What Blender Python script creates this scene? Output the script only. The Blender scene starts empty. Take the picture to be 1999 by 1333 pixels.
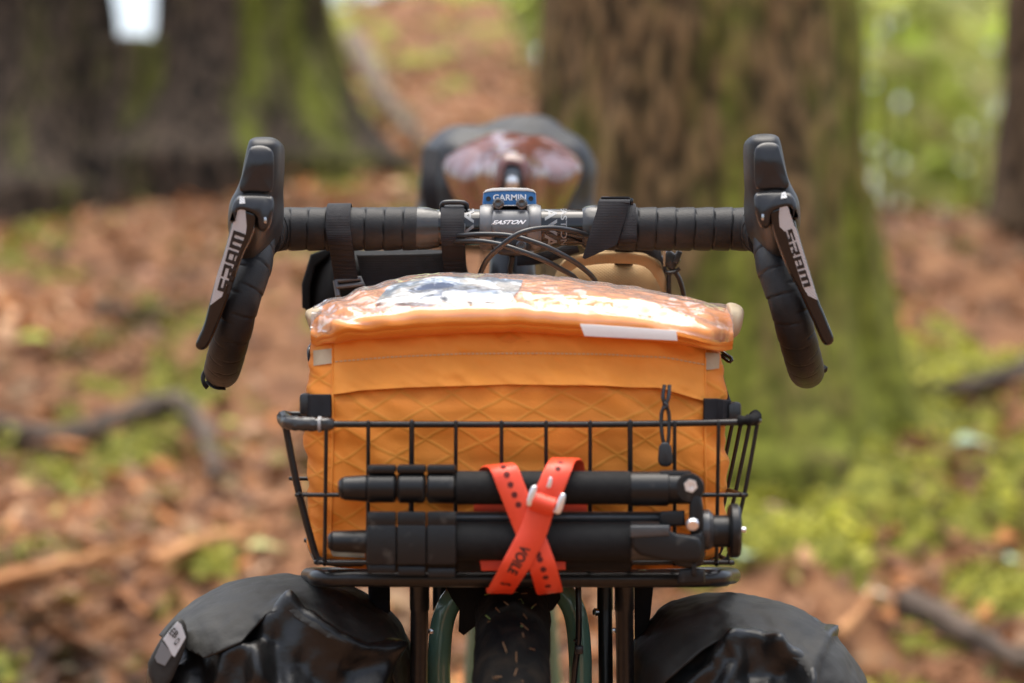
import bpy, bmesh, math, random
import numpy as np
from mathutils import Vector, Matrix, noise

random.seed(7)
rng = np.random.default_rng(7)
scene = bpy.context.scene
col = scene.collection
R = math.radians

# ------------------------------------------------------------------ camera
F, CY, CZ = 4720.0, -2.10, 0.90          # focal length in photo pixels, camera y and height
cam = bpy.data.cameras.new('camera')
cam.sensor_width = 36.0
cam.lens = F / 1999 * 36
cam.clip_start, cam.clip_end = 0.05, 400
cam.dof.use_dof = True
cam.dof.focus_distance = 2.04
cam.dof.aperture_fstop = 3.1
cam.dof.aperture_blades = 8
co = bpy.data.objects.new('camera', cam)
co.location = (0, CY, CZ)
co.rotation_euler = (R(90), 0, 0)
col.objects.link(co)
scene.camera = co

# ------------------------------------------------------------------ sky, sun, exposure
SUN_EL, SUN_AZ = R(82), R(-8)           # azimuth from +y, clockwise
world = bpy.data.worlds.new('World')
scene.world = world
world.use_nodes = True
wn, wl = world.node_tree.nodes, world.node_tree.links
wn.clear()
sky = wn.new('ShaderNodeTexSky')
sky.sky_type = 'NISHITA'
sky.sun_disc = False
sky.sun_elevation, sky.sun_rotation = SUN_EL, SUN_AZ
sky.air_density, sky.dust_density, sky.ozone_density = 1.0, 4.0, 1.0
hs = wn.new('ShaderNodeHueSaturation')   # thin overcast: the blue is mostly washed out
hs.inputs['Saturation'].default_value = 0.65
bg = wn.new('ShaderNodeBackground')
bg.inputs['Strength'].default_value = 0.115
wo = wn.new('ShaderNodeOutputWorld')
wl.new(sky.outputs[0], hs.inputs['Color'])
wl.new(hs.outputs[0], bg.inputs['Color'])
wl.new(bg.outputs[0], wo.inputs['Surface'])
sun = bpy.data.lights.new('sun', 'SUN')
sun.energy = 1.5
sun.angle = R(74)
sun.color = (1.0, 0.94, 0.82)
so = bpy.data.objects.new('sun', sun)
sdir = Vector((math.sin(SUN_AZ) * math.cos(SUN_EL), math.cos(SUN_AZ) * math.cos(SUN_EL), math.sin(SUN_EL)))
so.rotation_euler = sdir.to_track_quat('Z', 'Y').to_euler()
so.location = (0, 0, 20)
col.objects.link(so)
vs = scene.view_settings
vs.view_transform, vs.look, vs.exposure, vs.gamma = 'Standard', 'None', 1.62, 1.0
vs.use_curve_mapping = False
scene.cycles.use_denoising = True
scene.cycles.max_bounces = 10
scene.cycles.transparent_max_bounces = 16

# ------------------------------------------------------------------ helpers
def P(px, py, Y):
    """point of the place at depth Y that was measured at photo pixel (px, py)"""
    d = Y - CY
    return Vector(((px - 999.5) * d / F, Y, CZ + (666.5 - py) * d / F))

def PL(pts):
    return [P(*p) for p in pts]

def px_of(v):
    d = v[1] - CY
    return v[0] * F / d + 999.5, 666.5 - (v[2] - CZ) * F / d

def tag(o, label=None, cat=None, group=None, kind=None):
    if label: o['label'] = label
    if cat: o['category'] = cat
    if group: o['group'] = group
    if kind: o['kind'] = kind
    return o

def thing(name, label, cat, loc=(0, 0, 0), group=None):
    o = bpy.data.objects.new(name, None)
    o.empty_display_size = 0.05
    o.location = loc
    col.objects.link(o)
    return tag(o, label, cat, group)

def top_of(o):
    while o.parent:
        o = o.parent
    return o

class MB:
    """collects vertices and faces of one mesh object, in place coordinates"""
    def __init__(s):
        s.v, s.f = [], []
    def add(s, vs_, fs):
        b = len(s.v)
        s.v += [tuple(v) for v in vs_]
        s.f += [tuple(i + b for i in f) for f in fs]
    def rings(s, rings, closed=False, cap=True):
        n = len(rings[0])
        vs_ = [v for r in rings for v in r]
        fs = []
        m = len(rings)
        for i in range(m if closed else m - 1):
            a, b = i * n, ((i + 1) % m) * n
            for j in range(n):
                k = (j + 1) % n
                fs.append((a + j, a + k, b + k, b + j))
        if cap and not closed:
            fs.append(tuple(range(n)))
            fs.append(tuple(range((m - 1) * n, m * n))[::-1])
        s.add(vs_, fs)
    def tube(s, pts, r, n=12, closed=False, cap=True, rfun=None, round_end=False):
        pts = [Vector(p) for p in pts]
        m = len(pts)
        rs = list(r) if hasattr(r, '__len__') else [r] * m
        if round_end and not closed:
            t0, t1 = (pts[0] - pts[1]).normalized(), (pts[-1] - pts[-2]).normalized()
            a, b = rs[0], rs[-1]
            pre = [(pts[0] + t0 * a * .95, a * .3), (pts[0] + t0 * a * .7, a * .71)]
            post = [(pts[-1] + t1 * b * .7, b * .71), (pts[-1] + t1 * b * .95, b * .3)]
            pts = [q[0] for q in pre] + pts + [q[0] for q in post]
            rs = [q[1] for q in pre] + rs + [q[1] for q in post]
            m = len(pts)
        tan = []
        for i in range(m):
            a = pts[(i - 1) % m] if (closed or i > 0) else pts[0]
            b = pts[(i + 1) % m] if (closed or i < m - 1) else pts[-1]
            tan.append((b - a).normalized())
        u = tan[0].orthogonal().normalized()
        if abs(tan[0].z) < .9:
            u = (Vector((0, 0, 1)) - tan[0] * tan[0].z).normalized()
        rings, sl = [], 0.0
        for i in range(m):
            if i:
                u = (u - tan[i] * u.dot(tan[i])).normalized()
                sl += (pts[i] - pts[i - 1]).length
            w = tan[i].cross(u)
            ring = []
            for j in range(n):
                th = 2 * math.pi * j / n
                rr = rs[i] + (rfun(sl, th) if rfun else 0)
                ring.append(pts[i] + (u * math.cos(th) + w * math.sin(th)) * rr)
            rings.append(ring)
        s.rings(rings, closed, cap)
    def ribbon(s, pts, wdir, width, th):
        pts = [Vector(p) for p in pts]
        m = len(pts)
        wd = list(wdir) if isinstance(wdir, (list, tuple)) and isinstance(wdir[0], (Vector, tuple, list)) else [wdir] * m
        ws = list(width) if hasattr(width, '__len__') else [width] * m
        rings = []
        for i in range(m):
            t = (pts[min(i + 1, m - 1)] - pts[max(i - 1, 0)]).normalized()
            w = Vector(wd[i]).normalized()
            w = (w - t * w.dot(t)).normalized()
            nn = t.cross(w)
            h = ws[i] / 2
            e = min(th * .5, h * .3)
            prof = [(-h, -th / 2 + e), (-h + e, -th / 2), (h - e, -th / 2), (h, -th / 2 + e),
                    (h, th / 2 - e), (h - e, th / 2), (-h + e, th / 2), (-h, th / 2 - e)]
            rings.append([pts[i] + w * a + nn * b for a, b in prof])
        s.rings(rings)
    def rbox(s, c, size, r=.001, rot=None, seg=2):
        bm = bmesh.new()
        bmesh.ops.create_cube(bm, size=1)
        bmesh.ops.scale(bm, vec=size, verts=bm.verts)
        if r > 0:
            bmesh.ops.bevel(bm, geom=bm.edges[:], offset=r, segments=seg, affect='EDGES', profile=.5)
        m = Matrix.Translation(Vector(c)) @ (rot.to_4x4() if rot is not None else Matrix.Identity(4))
        bm.verts.index_update()
        s.add([m @ v.co for v in bm.verts], [[v.index for v in f.verts] for f in bm.faces])
        bm.free()
    def lathe(s, prof, c, axis, n=20):
        """prof: (radius, height along axis)"""
        ax = Vector(axis).normalized()
        u = ax.orthogonal().normalized()
        w = ax.cross(u)
        c = Vector(c)
        s.rings([[c + ax * h + (u * math.cos(2 * math.pi * j / n) + w * math.sin(2 * math.pi * j / n)) * max(r, 1e-5)
                  for j in range(n)] for r, h in prof])
    def slab(s, out, Yf, Yb, r=.002, seg=3, sm=0, dome=0, bevel_back=False):
        """outline in photo pixels, front face at Yf (number or function of row), extruded back to Yb"""
        out = [tuple(p) for p in out]
        for _ in range(sm):
            o2 = []
            for i in range(len(out)):
                a, b = out[i], out[(i + 1) % len(out)]
                o2 += [(a[0] * .75 + b[0] * .25, a[1] * .75 + b[1] * .25), (a[0] * .25 + b[0] * .75, a[1] * .25 + b[1] * .75)]
            out = o2
        n = len(out)
        fy = Yf if callable(Yf) else (lambda q: Yf)
        fb = Yb if callable(Yb) else (lambda q: Yb)
        area = sum(out[i][0] * out[(i + 1) % n][1] - out[(i + 1) % n][0] * out[i][1] for i in range(n))
        sg = 1 if area > 0 else -1
        def inset(d):
            res = []
            for i in range(n):
                a, b, c = Vector(out[i - 1]), Vector(out[i]), Vector(out[(i + 1) % n])
                e1, e2 = (b - a), (c - b)
                if e1.length < 1e-6 or e2.length < 1e-6:
                    res.append(tuple(b)); continue
                e1.normalize(); e2.normalize()
                n1, n2 = Vector((-e1.y, e1.x)) * sg, Vector((-e2.y, e2.x)) * sg
                nm = (n1 + n2)
                if nm.length < 1e-3:
                    nm = n1
                nm.normalize()
                q = b + nm * d / max(.5, nm.dot(n1))
                res.append((q.x, q.y))
            return res
        yr = sum(fy(p[1]) for p in out) / n
        k = F / (yr - CY)
        rings = []
        rb = r if bevel_back else 0
        if rb:
            for j in range(seg):
                t = j / seg * math.pi / 2
                rings.append([P(q[0], q[1], fb(q[1]) - rb * (1 - math.cos(t)) * 1) for q in inset(rb * (1 - math.sin(t)) * k)])
        rings.append([P(q[0], q[1], fb(q[1]) - rb) for q in out])
        for j in range(seg + 1):
            t = j / seg * math.pi / 2
            rings.append([P(q[0], q[1], fy(q[1]) + r * (1 - math.sin(t))) for q in inset(r * (1 - math.cos(t)) * k)])
        if dome:
            last = inset(r * k)
            cx, cy = sum(q[0] for q in last) / n, sum(q[1] for q in last) / n
            for t in (.85, .65, .4, .15):
                rings.append([P(cx + (q[0] - cx) * t, cy + (q[1] - cy) * t,
                                fy(cy + (q[1] - cy) * t) - dome * (1 - t * t)) for q in last])
        s.rings(rings)
    def pillow(s, out, Yc, D, n=96, K=14, Db=None, pw=.75, disp=None, ctr=None):
        """closed star-shaped outline in photo pixels, inflated to depth D (front) and Db (back)"""
        pts = smooth_closed([P(a, b, Yc) for a, b in out], n)
        c = Vector((0, 0, 0))
        for p in pts: c += p
        c /= n
        if ctr: c = P(ctr[0], ctr[1], Yc)
        Db = D if Db is None else Db
        rings = []
        for k in range(-K, K + 1):
            a = k / K * math.pi / 2 * .985
            sc = math.cos(a)
            sc = sc ** .6
            dp = -math.copysign(abs(math.sin(a)) ** (1 / pw) if False else abs(math.sin(a)), k) * (D if k > 0 else Db)
            ring = []
            for p in pts:
                q = c + (p - c) * sc
                q.y += dp
                if disp:
                    nrm = (q - c).normalized()
                    q = q + nrm * disp(q)
                ring.append(q)
            rings.append(ring)
        s.rings(rings)
    def grid(s, fn, nu, nv):
        vs_ = [fn(i / nu, j / nv) for i in range(nu + 1) for j in range(nv + 1)]
        fs = [(i * (nv + 1) + j, (i + 1) * (nv + 1) + j, (i + 1) * (nv + 1) + j + 1, i * (nv + 1) + j + 1)
              for i in range(nu) for j in range(nv)]
        s.add(vs_, fs)
    def shell(s, fn, fo, nu, nv):
        """closed sheet: outer surface fn, inner surface fo"""
        m = MB(); m.grid(fn, nu, nv); a = m.v
        m2 = MB(); m2.grid(fo, nu, nv); b = m2.v
        N = len(a)
        fs = list(m.f) + [tuple(i + N for i in f[::-1]) for f in m2.f]
        W = nv + 1
        edge = [i * W for i in range(nu + 1)] + [nu * W + j for j in range(1, W)] + \
               [i * W + nv for i in range(nu - 1, -1, -1)] + [j for j in range(nv - 1, 0, -1)]
        for i in range(len(edge)):
            p, q = edge[i], edge[(i + 1) % len(edge)]
            fs.append((p, q, q + N, p + N))
        s.add(a + b, fs)

def smooth_closed(pts, n):
    """Catmull-Rom through closed points, n samples even by length"""
    m = len(pts)
    dense = []
    for i in range(m):
        p0, p1, p2, p3 = pts[i - 1], pts[i], pts[(i + 1) % m], pts[(i + 2) % m]
        for k in range(16):
            t = k / 16
            dense.append(.5 * ((2 * p1) + (p2 - p0) * t + (2 * p0 - 5 * p1 + 4 * p2 - p3) * t * t + (3 * p1 - p0 - 3 * p2 + p3) * t ** 3))
    L = [0]
    for i in range(len(dense)):
        L.append(L[-1] + (dense[(i + 1) % len(dense)] - dense[i]).length)
    out, j = [], 0
    for k in range(n):
        tgt = L[-1] * k / n
        while L[j + 1] < tgt: j += 1
        f = (tgt - L[j]) / max(L[j + 1] - L[j], 1e-9)
        out.append(dense[j].lerp(dense[(j + 1) % len(dense)], f))
    return out

def smooth_open(pts, step=.003, n=None):
    pts = [Vector(p) for p in pts]
    ext = [pts[0] * 2 - pts[1]] + pts + [pts[-1] * 2 - pts[-2]]
    dense = []
    for i in range(1, len(ext) - 2):
        p0, p1, p2, p3 = ext[i - 1], ext[i], ext[i + 1], ext[i + 2]
        for k in range(24):
            t = k / 24
            dense.append(.5 * ((2 * p1) + (p2 - p0) * t + (2 * p0 - 5 * p1 + 4 * p2 - p3) * t * t + (3 * p1 - p0 - 3 * p2 + p3) * t ** 3))
    dense.append(pts[-1])
    L = [0]
    for i in range(len(dense) - 1):
        L.append(L[-1] + (dense[i + 1] - dense[i]).length)
    n = n or max(3, int(L[-1] / step))
    out, j = [], 0
    for k in range(n + 1):
        tgt = L[-1] * k / n
        while j < len(dense) - 2 and L[j + 1] < tgt: j += 1
        f = min(1, (tgt - L[j]) / max(L[j + 1] - L[j], 1e-9))
        out.append(dense[j].lerp(dense[j + 1], f))
    return out

def obj(name, mb, m, parent=None, ang=38, kind=None, label=None):
    me = bpy.data.meshes.new(name)
    off = Vector(top_of(parent).location) if parent else Vector((0, 0, 0))
    me.from_pydata([tuple(Vector(v) - off) for v in mb.v] if parent else mb.v, [], mb.f)
    bm = bmesh.new(); bm.from_mesh(me)
    bmesh.ops.recalc_face_normals(bm, faces=bm.faces)
    bm.to_mesh(me); bm.free()
    me.polygons.foreach_set('use_smooth', [True] * len(me.polygons))
    me.set_sharp_from_angle(angle=R(ang))
    if isinstance(m, list):
        for q in m: me.materials.append(q)
    elif m: me.materials.append(m)
    o = bpy.data.objects.new(name, me)
    col.objects.link(o)
    if parent: o.parent = parent
    if kind: o['kind'] = kind
    if label: o['label'] = label
    return o

def nz(p, s=1.0, o=0):
    return noise.noise(Vector((p[0] * s + o, p[1] * s + o * .7, p[2] * s - o)))

# ------------------------------------------------------------------ lettering
_glyph = {}
def text_geo(body, bold=0.0, shear=0.0):
    key = (body, bold, shear)
    if key in _glyph: return _glyph[key]
    cu = bpy.data.curves.new('lettering', 'FONT')
    cu.body = body; cu.offset = bold; cu.shear = shear; cu.fill_mode = 'FRONT'; cu.resolution_u = 4
    ob = bpy.data.objects.new('lettering', cu)
    col.objects.link(ob)
    dg = bpy.context.evaluated_depsgraph_get()
    me = bpy.data.meshes.new_from_object(ob.evaluated_get(dg))
    bm = bmesh.new(); bm.from_mesh(me)
    bmesh.ops.triangulate(bm, faces=bm.faces)
    bm.verts.index_update()
    v = [(q.co.x, q.co.y) for q in bm.verts]
    f = [[q.index for q in p.verts] for p in bm.faces]
    bm.free()
    bpy.data.meshes.remove(me); bpy.data.objects.remove(ob); bpy.data.curves.remove(cu)
    x0, x1 = min(q[0] for q in v), max(q[0] for q in v)
    y0, y1 = min(q[1] for q in v), max(q[1] for q in v)
    v = [((q[0] - x0) / (x1 - x0), (q[1] - y0) / (y1 - y0)) for q in v]
    _glyph[key] = (v, f)
    return _glyph[key]

def quad_map(bl, br, tr, tl):
    def fn(u, v):
        return (bl[0] * (1 - u) * (1 - v) + br[0] * u * (1 - v) + tr[0] * u * v + tl[0] * (1 - u) * v,
                bl[1] * (1 - u) * (1 - v) + br[1] * u * (1 - v) + tr[1] * u * v + tl[1] * (1 - u) * v)
    return fn

def print_text(mb, body, quad, Y, bold=0.0, shear=0.0):
    v, f = text_geo(body, bold, shear)
    q = quad_map(*quad)
    mb.add([P(*q(a, b), Y(*q(a, b)) if callable(Y) else Y) for a, b in v], f)

# ------------------------------------------------------------------ materials
def mat(name, c, rough=.5, metal=0.0, c2=None, scale=40, bump=0.0, bscale=None, lo=.35, hi=.65, spec=.5, coat=0.0,
        stretch=None, detail=4, rvar=0.0, sheen=0.0):
    m = bpy.data.materials.new(name)
    m.use_nodes = True
    nt = m.node_tree; N, L = nt.nodes, nt.links
    b = N['Principled BSDF']
    b.inputs['Base Color'].default_value = (*c, 1)
    b.inputs['Roughness'].default_value = rough
    b.inputs['Metallic'].default_value = metal
    b.inputs['Specular IOR Level'].default_value = spec
    b.inputs['Coat Weight'].default_value = coat
    b.inputs['Sheen Weight'].default_value = sheen
    tc = N.new('ShaderNodeTexCoord')
    mp = N.new('ShaderNodeMapping')
    L.new(tc.outputs['Object'], mp.inputs['Vector'])
    if stretch: mp.inputs['Scale'].default_value = stretch
    if c2 or rvar:
        n = N.new('ShaderNodeTexNoise'); n.inputs['Scale'].default_value = scale; n.inputs['Detail'].default_value = detail
        L.new(mp.outputs[0], n.inputs['Vector'])
        rr = N.new('ShaderNodeMapRange'); rr.inputs['From Min'].default_value = lo; rr.inputs['From Max'].default_value = hi
        L.new(n.outputs['Fac'], rr.inputs['Value'])
        if c2:
            mx = N.new('ShaderNodeMix'); mx.data_type = 'RGBA'
            mx.inputs[6].default_value = (*c, 1); mx.inputs[7].default_value = (*c2, 1)
            L.new(rr.outputs[0], mx.inputs[0]); L.new(mx.outputs[2], b.inputs['Base Color'])
        if rvar:
            r2 = N.new('ShaderNodeMapRange'); r2.inputs['To Min'].default_value = rough - rvar; r2.inputs['To Max'].default_value = rough + rvar
            L.new(n.outputs['Fac'], r2.inputs['Value']); L.new(r2.outputs[0], b.inputs['Roughness'])
    if bump:
        n2 = N.new('ShaderNodeTexNoise'); n2.inputs['Scale'].default_value = bscale or scale; n2.inputs['Detail'].default_value = 5
        L.new(mp.outputs[0], n2.inputs['Vector'])
        bp = N.new('ShaderNodeBump'); bp.inputs['Strength'].default_value = bump; bp.inputs['Distance'].default_value = .002
        L.new(n2.outputs['Fac'], bp.inputs['Height']); L.new(bp.outputs[0], b.inputs['Normal'])
    return m

def add_lines(m, dirs, freq, strength, width=.1, tint=None, dist=.001, wob=0.0):
    """relief and slight tint of thin parallel lines (weave, ribs, cross-ply threads); dirs: list of vectors"""
    nt = m.node_tree; N, L = nt.nodes, nt.links
    b = N['Principled BSDF']
    tc = N.new('ShaderNodeTexCoord')
    src = tc.outputs['Object']
    if wob:                                # threads that wander with the folds of the cloth
        nw = N.new('ShaderNodeTexNoise'); nw.inputs['Scale'].default_value = 14; nw.inputs['Detail'].default_value = 2
        L.new(src, nw.inputs['Vector'])
        sc_ = N.new('ShaderNodeVectorMath'); sc_.operation = 'SCALE'; sc_.inputs['Scale'].default_value = wob
        L.new(nw.outputs['Color'], sc_.inputs[0])
        ad_ = N.new('ShaderNodeVectorMath'); ad_.operation = 'ADD'
        L.new(src, ad_.inputs[0]); L.new(sc_.outputs[0], ad_.inputs[1]); src = ad_.outputs[0]
    acc = None
    for i, d in enumerate(dirs):
        dt = N.new('ShaderNodeVectorMath'); dt.operation = 'DOT_PRODUCT'
        dt.inputs[1].default_value = d
        L.new(src, dt.inputs[0])
        mu = N.new('ShaderNodeMath'); mu.operation = 'MULTIPLY'
        mu.inputs[1].default_value = freq[i] if isinstance(freq, (list, tuple)) else freq
        L.new(dt.outputs['Value'], mu.inputs[0])
        pp = N.new('ShaderNodeMath'); pp.operation = 'PINGPONG'; pp.inputs[1].default_value = .5
        L.new(mu.outputs[0], pp.inputs[0])
        mr = N.new('ShaderNodeMapRange'); mr.interpolation_type = 'SMOOTHSTEP'
        mr.inputs['From Min'].default_value = 0; mr.inputs['From Max'].default_value = width
        mr.inputs['To Min'].default_value = 1; mr.inputs['To Max'].default_value = 0
        L.new(pp.outputs[0], mr.inputs['Value'])
        if acc is None: acc = mr
        else:
            mxn = N.new('ShaderNodeMath'); mxn.operation = 'MAXIMUM'
            L.new(acc.outputs[0], mxn.inputs[0]); L.new(mr.outputs[0], mxn.inputs[1]); acc = mxn
    bp = N.new('ShaderNodeBump'); bp.inputs['Strength'].default_value = strength; bp.inputs['Distance'].default_value = dist
    L.new(acc.outputs[0], bp.inputs['Height'])
    old = b.inputs['Normal'].links[0].from_socket if b.inputs['Normal'].links else None
    if old: L.new(old, bp.inputs['Normal'])
    L.new(bp.outputs[0], b.inputs['Normal'])
    if tint:
        mx = N.new('ShaderNodeMix'); mx.data_type = 'RGBA'
        if b.inputs['Base Color'].links: L.new(b.inputs['Base Color'].links[0].from_socket, mx.inputs[6])
        else: mx.inputs[6].default_value = b.inputs['Base Color'].default_value
        mx.inputs[7].default_value = (*tint, 1)
        L.new(acc.outputs[0], mx.inputs[0]); L.new(mx.outputs[2], b.inputs['Base Color'])
    return m

def leaf_mat(name, transl=.3, rough=.6, gain=1.0):
    m = bpy.data.materials.new(name)
    m.use_nodes = True
    nt = m.node_tree; N, L = nt.nodes, nt.links
    b = N['Principled BSDF']; out = N['Material Output']
    at = N.new('ShaderNodeAttribute'); at.attribute_name = 'tone'
    b.inputs['Roughness'].default_value = rough
    L.new(at.outputs['Color'], b.inputs['Base Color'])
    tr = N.new('ShaderNodeBsdfTranslucent')
    L.new(at.outputs['Color'], tr.inputs['Color'])
    ms = N.new('ShaderNodeMixShader'); ms.inputs[0].default_value = transl
    L.new(b.outputs[0], ms.inputs[1]); L.new(tr.outputs[0], ms.inputs[2])
    L.new(ms.outputs[0], out.inputs['Surface'])
    return m

K = {}
K['rubber'] = mat('hood_rubber', (.011, .0113, .0125), .42, c2=(.026, .026, .0265), scale=45, spec=.32, bump=.08, bscale=900)
K['panel'] = mat('lever_plastic', (.011, .0113, .0125), .3, c2=(.015, .015, .0165), scale=80, bump=.03, bscale=700)
K['gloss'] = mat('gloss_black', (.008, .008, .009), .12, bump=.05, bscale=60)
K['tape'] = mat('bar_tape_black', (.012, .0122, .0130), .5, c2=(.020, .0202, .0210), scale=60, spec=.24, bump=.16, bscale=700, rvar=.08)
K['etape'] = mat('finishing_tape', (.03, .03, .03), .27, bump=.4, bscale=55)
K['bar'] = mat('bar_gloss', (.009, .009, .010), .07)
K['satin'] = mat('stem_satin_grey', (.12, .121, .124), .36, metal=.35, c2=(.145, .145, .148), scale=120)
K['steel'] = mat('steel', (.5, .5, .51), .25, metal=1)
K['darksteel'] = mat('bolt_black', (.14, .14, .145), .28, metal=.85)
K['white'] = mat('white_print', (.8, .8, .8), .5)
K['silver'] = mat('silver_decal', (.55, .56, .57), .38)
add_lines(K['silver'], [(.64, 0, .77)], 620, 0.0, .13, (.03, .03, .032))
K['palegrey'] = mat('pale_grey_print', (.18, .19, .20), .4)
K['black'] = mat('black_print', (.01, .01, .011), .45)
K['cable'] = mat('cable_housing', (.017, .017, .018), .28)
K['web'] = mat('nylon_webbing', (.014, .014, .017), .7, c2=(.020, .020, .0245), scale=90, spec=.25)
add_lines(K['web'], [(0, .5, .87)], 760, .5, .3, (.012, .012, .014))
K['plastic'] = mat('buckle_plastic', (.02, .02, .021), .35)
K['wire'] = mat('black_wire', (.008, .008, .0085), .3, c2=(.014, .014, .014), scale=200, spec=.4)
K['orange'] = mat('orange_cordura', (.70, .226, .018), .75, c2=(.76, .26, .026), scale=22, bump=.1, bscale=500, sheen=.05)
K['xpac'] = mat('orange_crossply', (.66, .203, .015), .7, c2=(.80, .262, .024), scale=15, bump=.1, bscale=500)
add_lines(K['xpac'], [(.50, 0, .866), (-.50, 0, .866)], 46, .27, .10, (.66, .24, .02), .0012, .014)
K['band'] = mat('orange_ripstop', (.76, .272, .03), .75, c2=(.82, .30, .04), scale=20, bump=.1, bscale=350)
add_lines(K['band'], [(0, 0, 1)], 700, .12, .4)
K['thread'] = mat('pale_thread', (.62, .42, .22), .8)
K['tan'] = mat('tan_fabric', (.40, .31, .20), .8, c2=(.46, .37, .25), scale=60, bump=.15, bscale=500)
K['tanedge'] = mat('tan_binding', (.44, .30, .15), .85, bump=.1, bscale=400)
add_lines(K['tanedge'], [(1, 0, 0)], 700, .35, .35)
K['brown'] = mat('tan_cordura', (.30, .19, .085), .85, c2=(.34, .22, .10), scale=40, bump=.1, bscale=400)
add_lines(K['brown'], [(.6, 0, .8), (-.6, 0, .8)], 500, .3, .35)
K['dark'] = mat('dark_fabric', (.006, .0062, .0068), .75, c2=(.010, .010, .0105), scale=40, spec=.15, bump=.2, bscale=120)
K['pvc'] = mat('pannier_tarpaulin', (.006, .0062, .0064), .36, c2=(.016, .0157, .0148), scale=26, bump=.35, bscale=110, rvar=.10, spec=.4)
K['hoodcloth'] = mat('pannier_hood_cloth', (.015, .015, .0143), .62, c2=(.036, .035, .031), scale=22, bump=.45, bscale=90, rvar=.06, spec=.3)
K['foam'] = mat('foam_grip', (.007, .0072, .0074), .72, c2=(.011, .011, .011), scale=200, spec=.22, bump=.2, bscale=900)
K['tripod'] = mat('tripod_plastic', (.007, .0072, .0075), .40, c2=(.060, .056, .048), scale=70, lo=.60, hi=.78, spec=.35, bump=.06, bscale=500)
K['tripodgrey'] = mat('tripod_grey_metal', (.065, .067, .07), .35, metal=.5, c2=(.08, .082, .084), scale=60)
K['red'] = mat('red_rubber', (.72, .055, .018), .42, c2=(.78, .07, .025), scale=60)
K['reddark'] = mat('strap_hole_shade', (.10, .006, .003), .8)
K['alu'] = mat('bright_aluminium', (.85, .85, .85), .3, metal=.85)
K['blue'] = mat('blue_plastic', (.018, .12, .31), .42, c2=(.03, .15, .36), scale=90)
K['ivory'] = mat('pale_grey_plastic', (.62, .61, .57), .5)
K['sage'] = mat('sage_paint', (.10, .22, .165), .22, c2=(.12, .245, .185), scale=30, coat=.5)
K['mud'] = mat('muddy_tyre', (.004, .0037, .0033), .9, c2=(.020, .014, .009), scale=60, lo=.45, hi=.8, spec=.15, bump=.9, bscale=90)
K['leather'] = mat('maroon_leather', (.085, .024, .016), .2, c2=(.15, .046, .03), scale=16, bump=.4, bscale=18, coat=.5)
K['drybag'] = mat('grey_drybag', (.015, .0165, .019), .45, c2=(.026, .028, .031), scale=14, bump=.3, bscale=20, spec=.3)
K['paper'] = mat('reflection_paper', (.50, .48, .44), .7, c2=(.10, .17, .26), scale=26, lo=.46, hi=.56)  # pale colour mostly paints the reflection on the clear sleeve
K['navy'] = mat('navy_cloth', (.012, .02, .05), .8, c2=(.03, .05, .10), scale=40, bump=.3, bscale=80)
K['wood'] = mat('branch_bark', (.34, .15, .055), .9, c2=(.55, .28, .12), scale=12, bump=.6, bscale=50)
K['root'] = mat('root_bark', (.045, .032, .024), .9, c2=(.12, .085, .062), scale=8, bump=.6, bscale=40)

def vinyl_mat():
    m = bpy.data.materials.new('clear_vinyl')
    m.use_nodes = True
    N, L = m.node_tree.nodes, m.node_tree.links
    N.remove(N['Principled BSDF'])
    tr = N.new('ShaderNodeBsdfTransparent'); tr.inputs[0].default_value = (.96, .96, .955, 1)
    gl = N.new('ShaderNodeBsdfGlossy'); gl.inputs['Roughness'].default_value = .025
    fr = N.new('ShaderNodeLayerWeight'); fr.inputs['Blend'].default_value = .5
    pw = N.new('ShaderNodeMath'); pw.operation = 'POWER'; pw.inputs[1].default_value = 2.6
    mu = N.new('ShaderNodeMath'); mu.operation = 'MULTIPLY_ADD'; mu.inputs[1].default_value = .95; mu.inputs[2].default_value = .07
    mu.use_clamp = True
    L.new(fr.outputs['Facing'], pw.inputs[0]); L.new(pw.outputs[0], mu.inputs[0])
    tc = N.new('ShaderNodeTexCoord')
    n = N.new('ShaderNodeTexNoise'); n.inputs['Scale'].default_value = 20; n.inputs['Detail'].default_value = 3.0; n.inputs['Distortion'].default_value = 1.8
    L.new(tc.outputs['Object'], n.inputs['Vector'])
    bp = N.new('ShaderNodeBump'); bp.inputs['Strength'].default_value = .4; bp.inputs['Distance'].default_value = .004
    L.new(n.outputs['Fac'], bp.inputs['Height'])
    L.new(bp.outputs[0], gl.inputs['Normal']); L.new(bp.outputs[0], fr.inputs['Normal'])
    ms = N.new('ShaderNodeMixShader')
    L.new(mu.outputs[0], ms.inputs[0]); L.new(tr.outputs[0], ms.inputs[1]); L.new(gl.outputs[0], ms.inputs[2])
    df = N.new('ShaderNodeBsdfDiffuse'); df.inputs['Color'].default_value = (.75, .76, .78, 1)   # clouded film with an even pale haze
    m2 = N.new('ShaderNodeMixShader'); m2.inputs[0].default_value = .11
    L.new(ms.outputs[0], m2.inputs[1]); L.new(df.outputs[0], m2.inputs[2])
    L.new(m2.outputs[0], N['Material Output'].inputs['Surface'])
    return m
K['vinyl'] = vinyl_mat()

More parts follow.
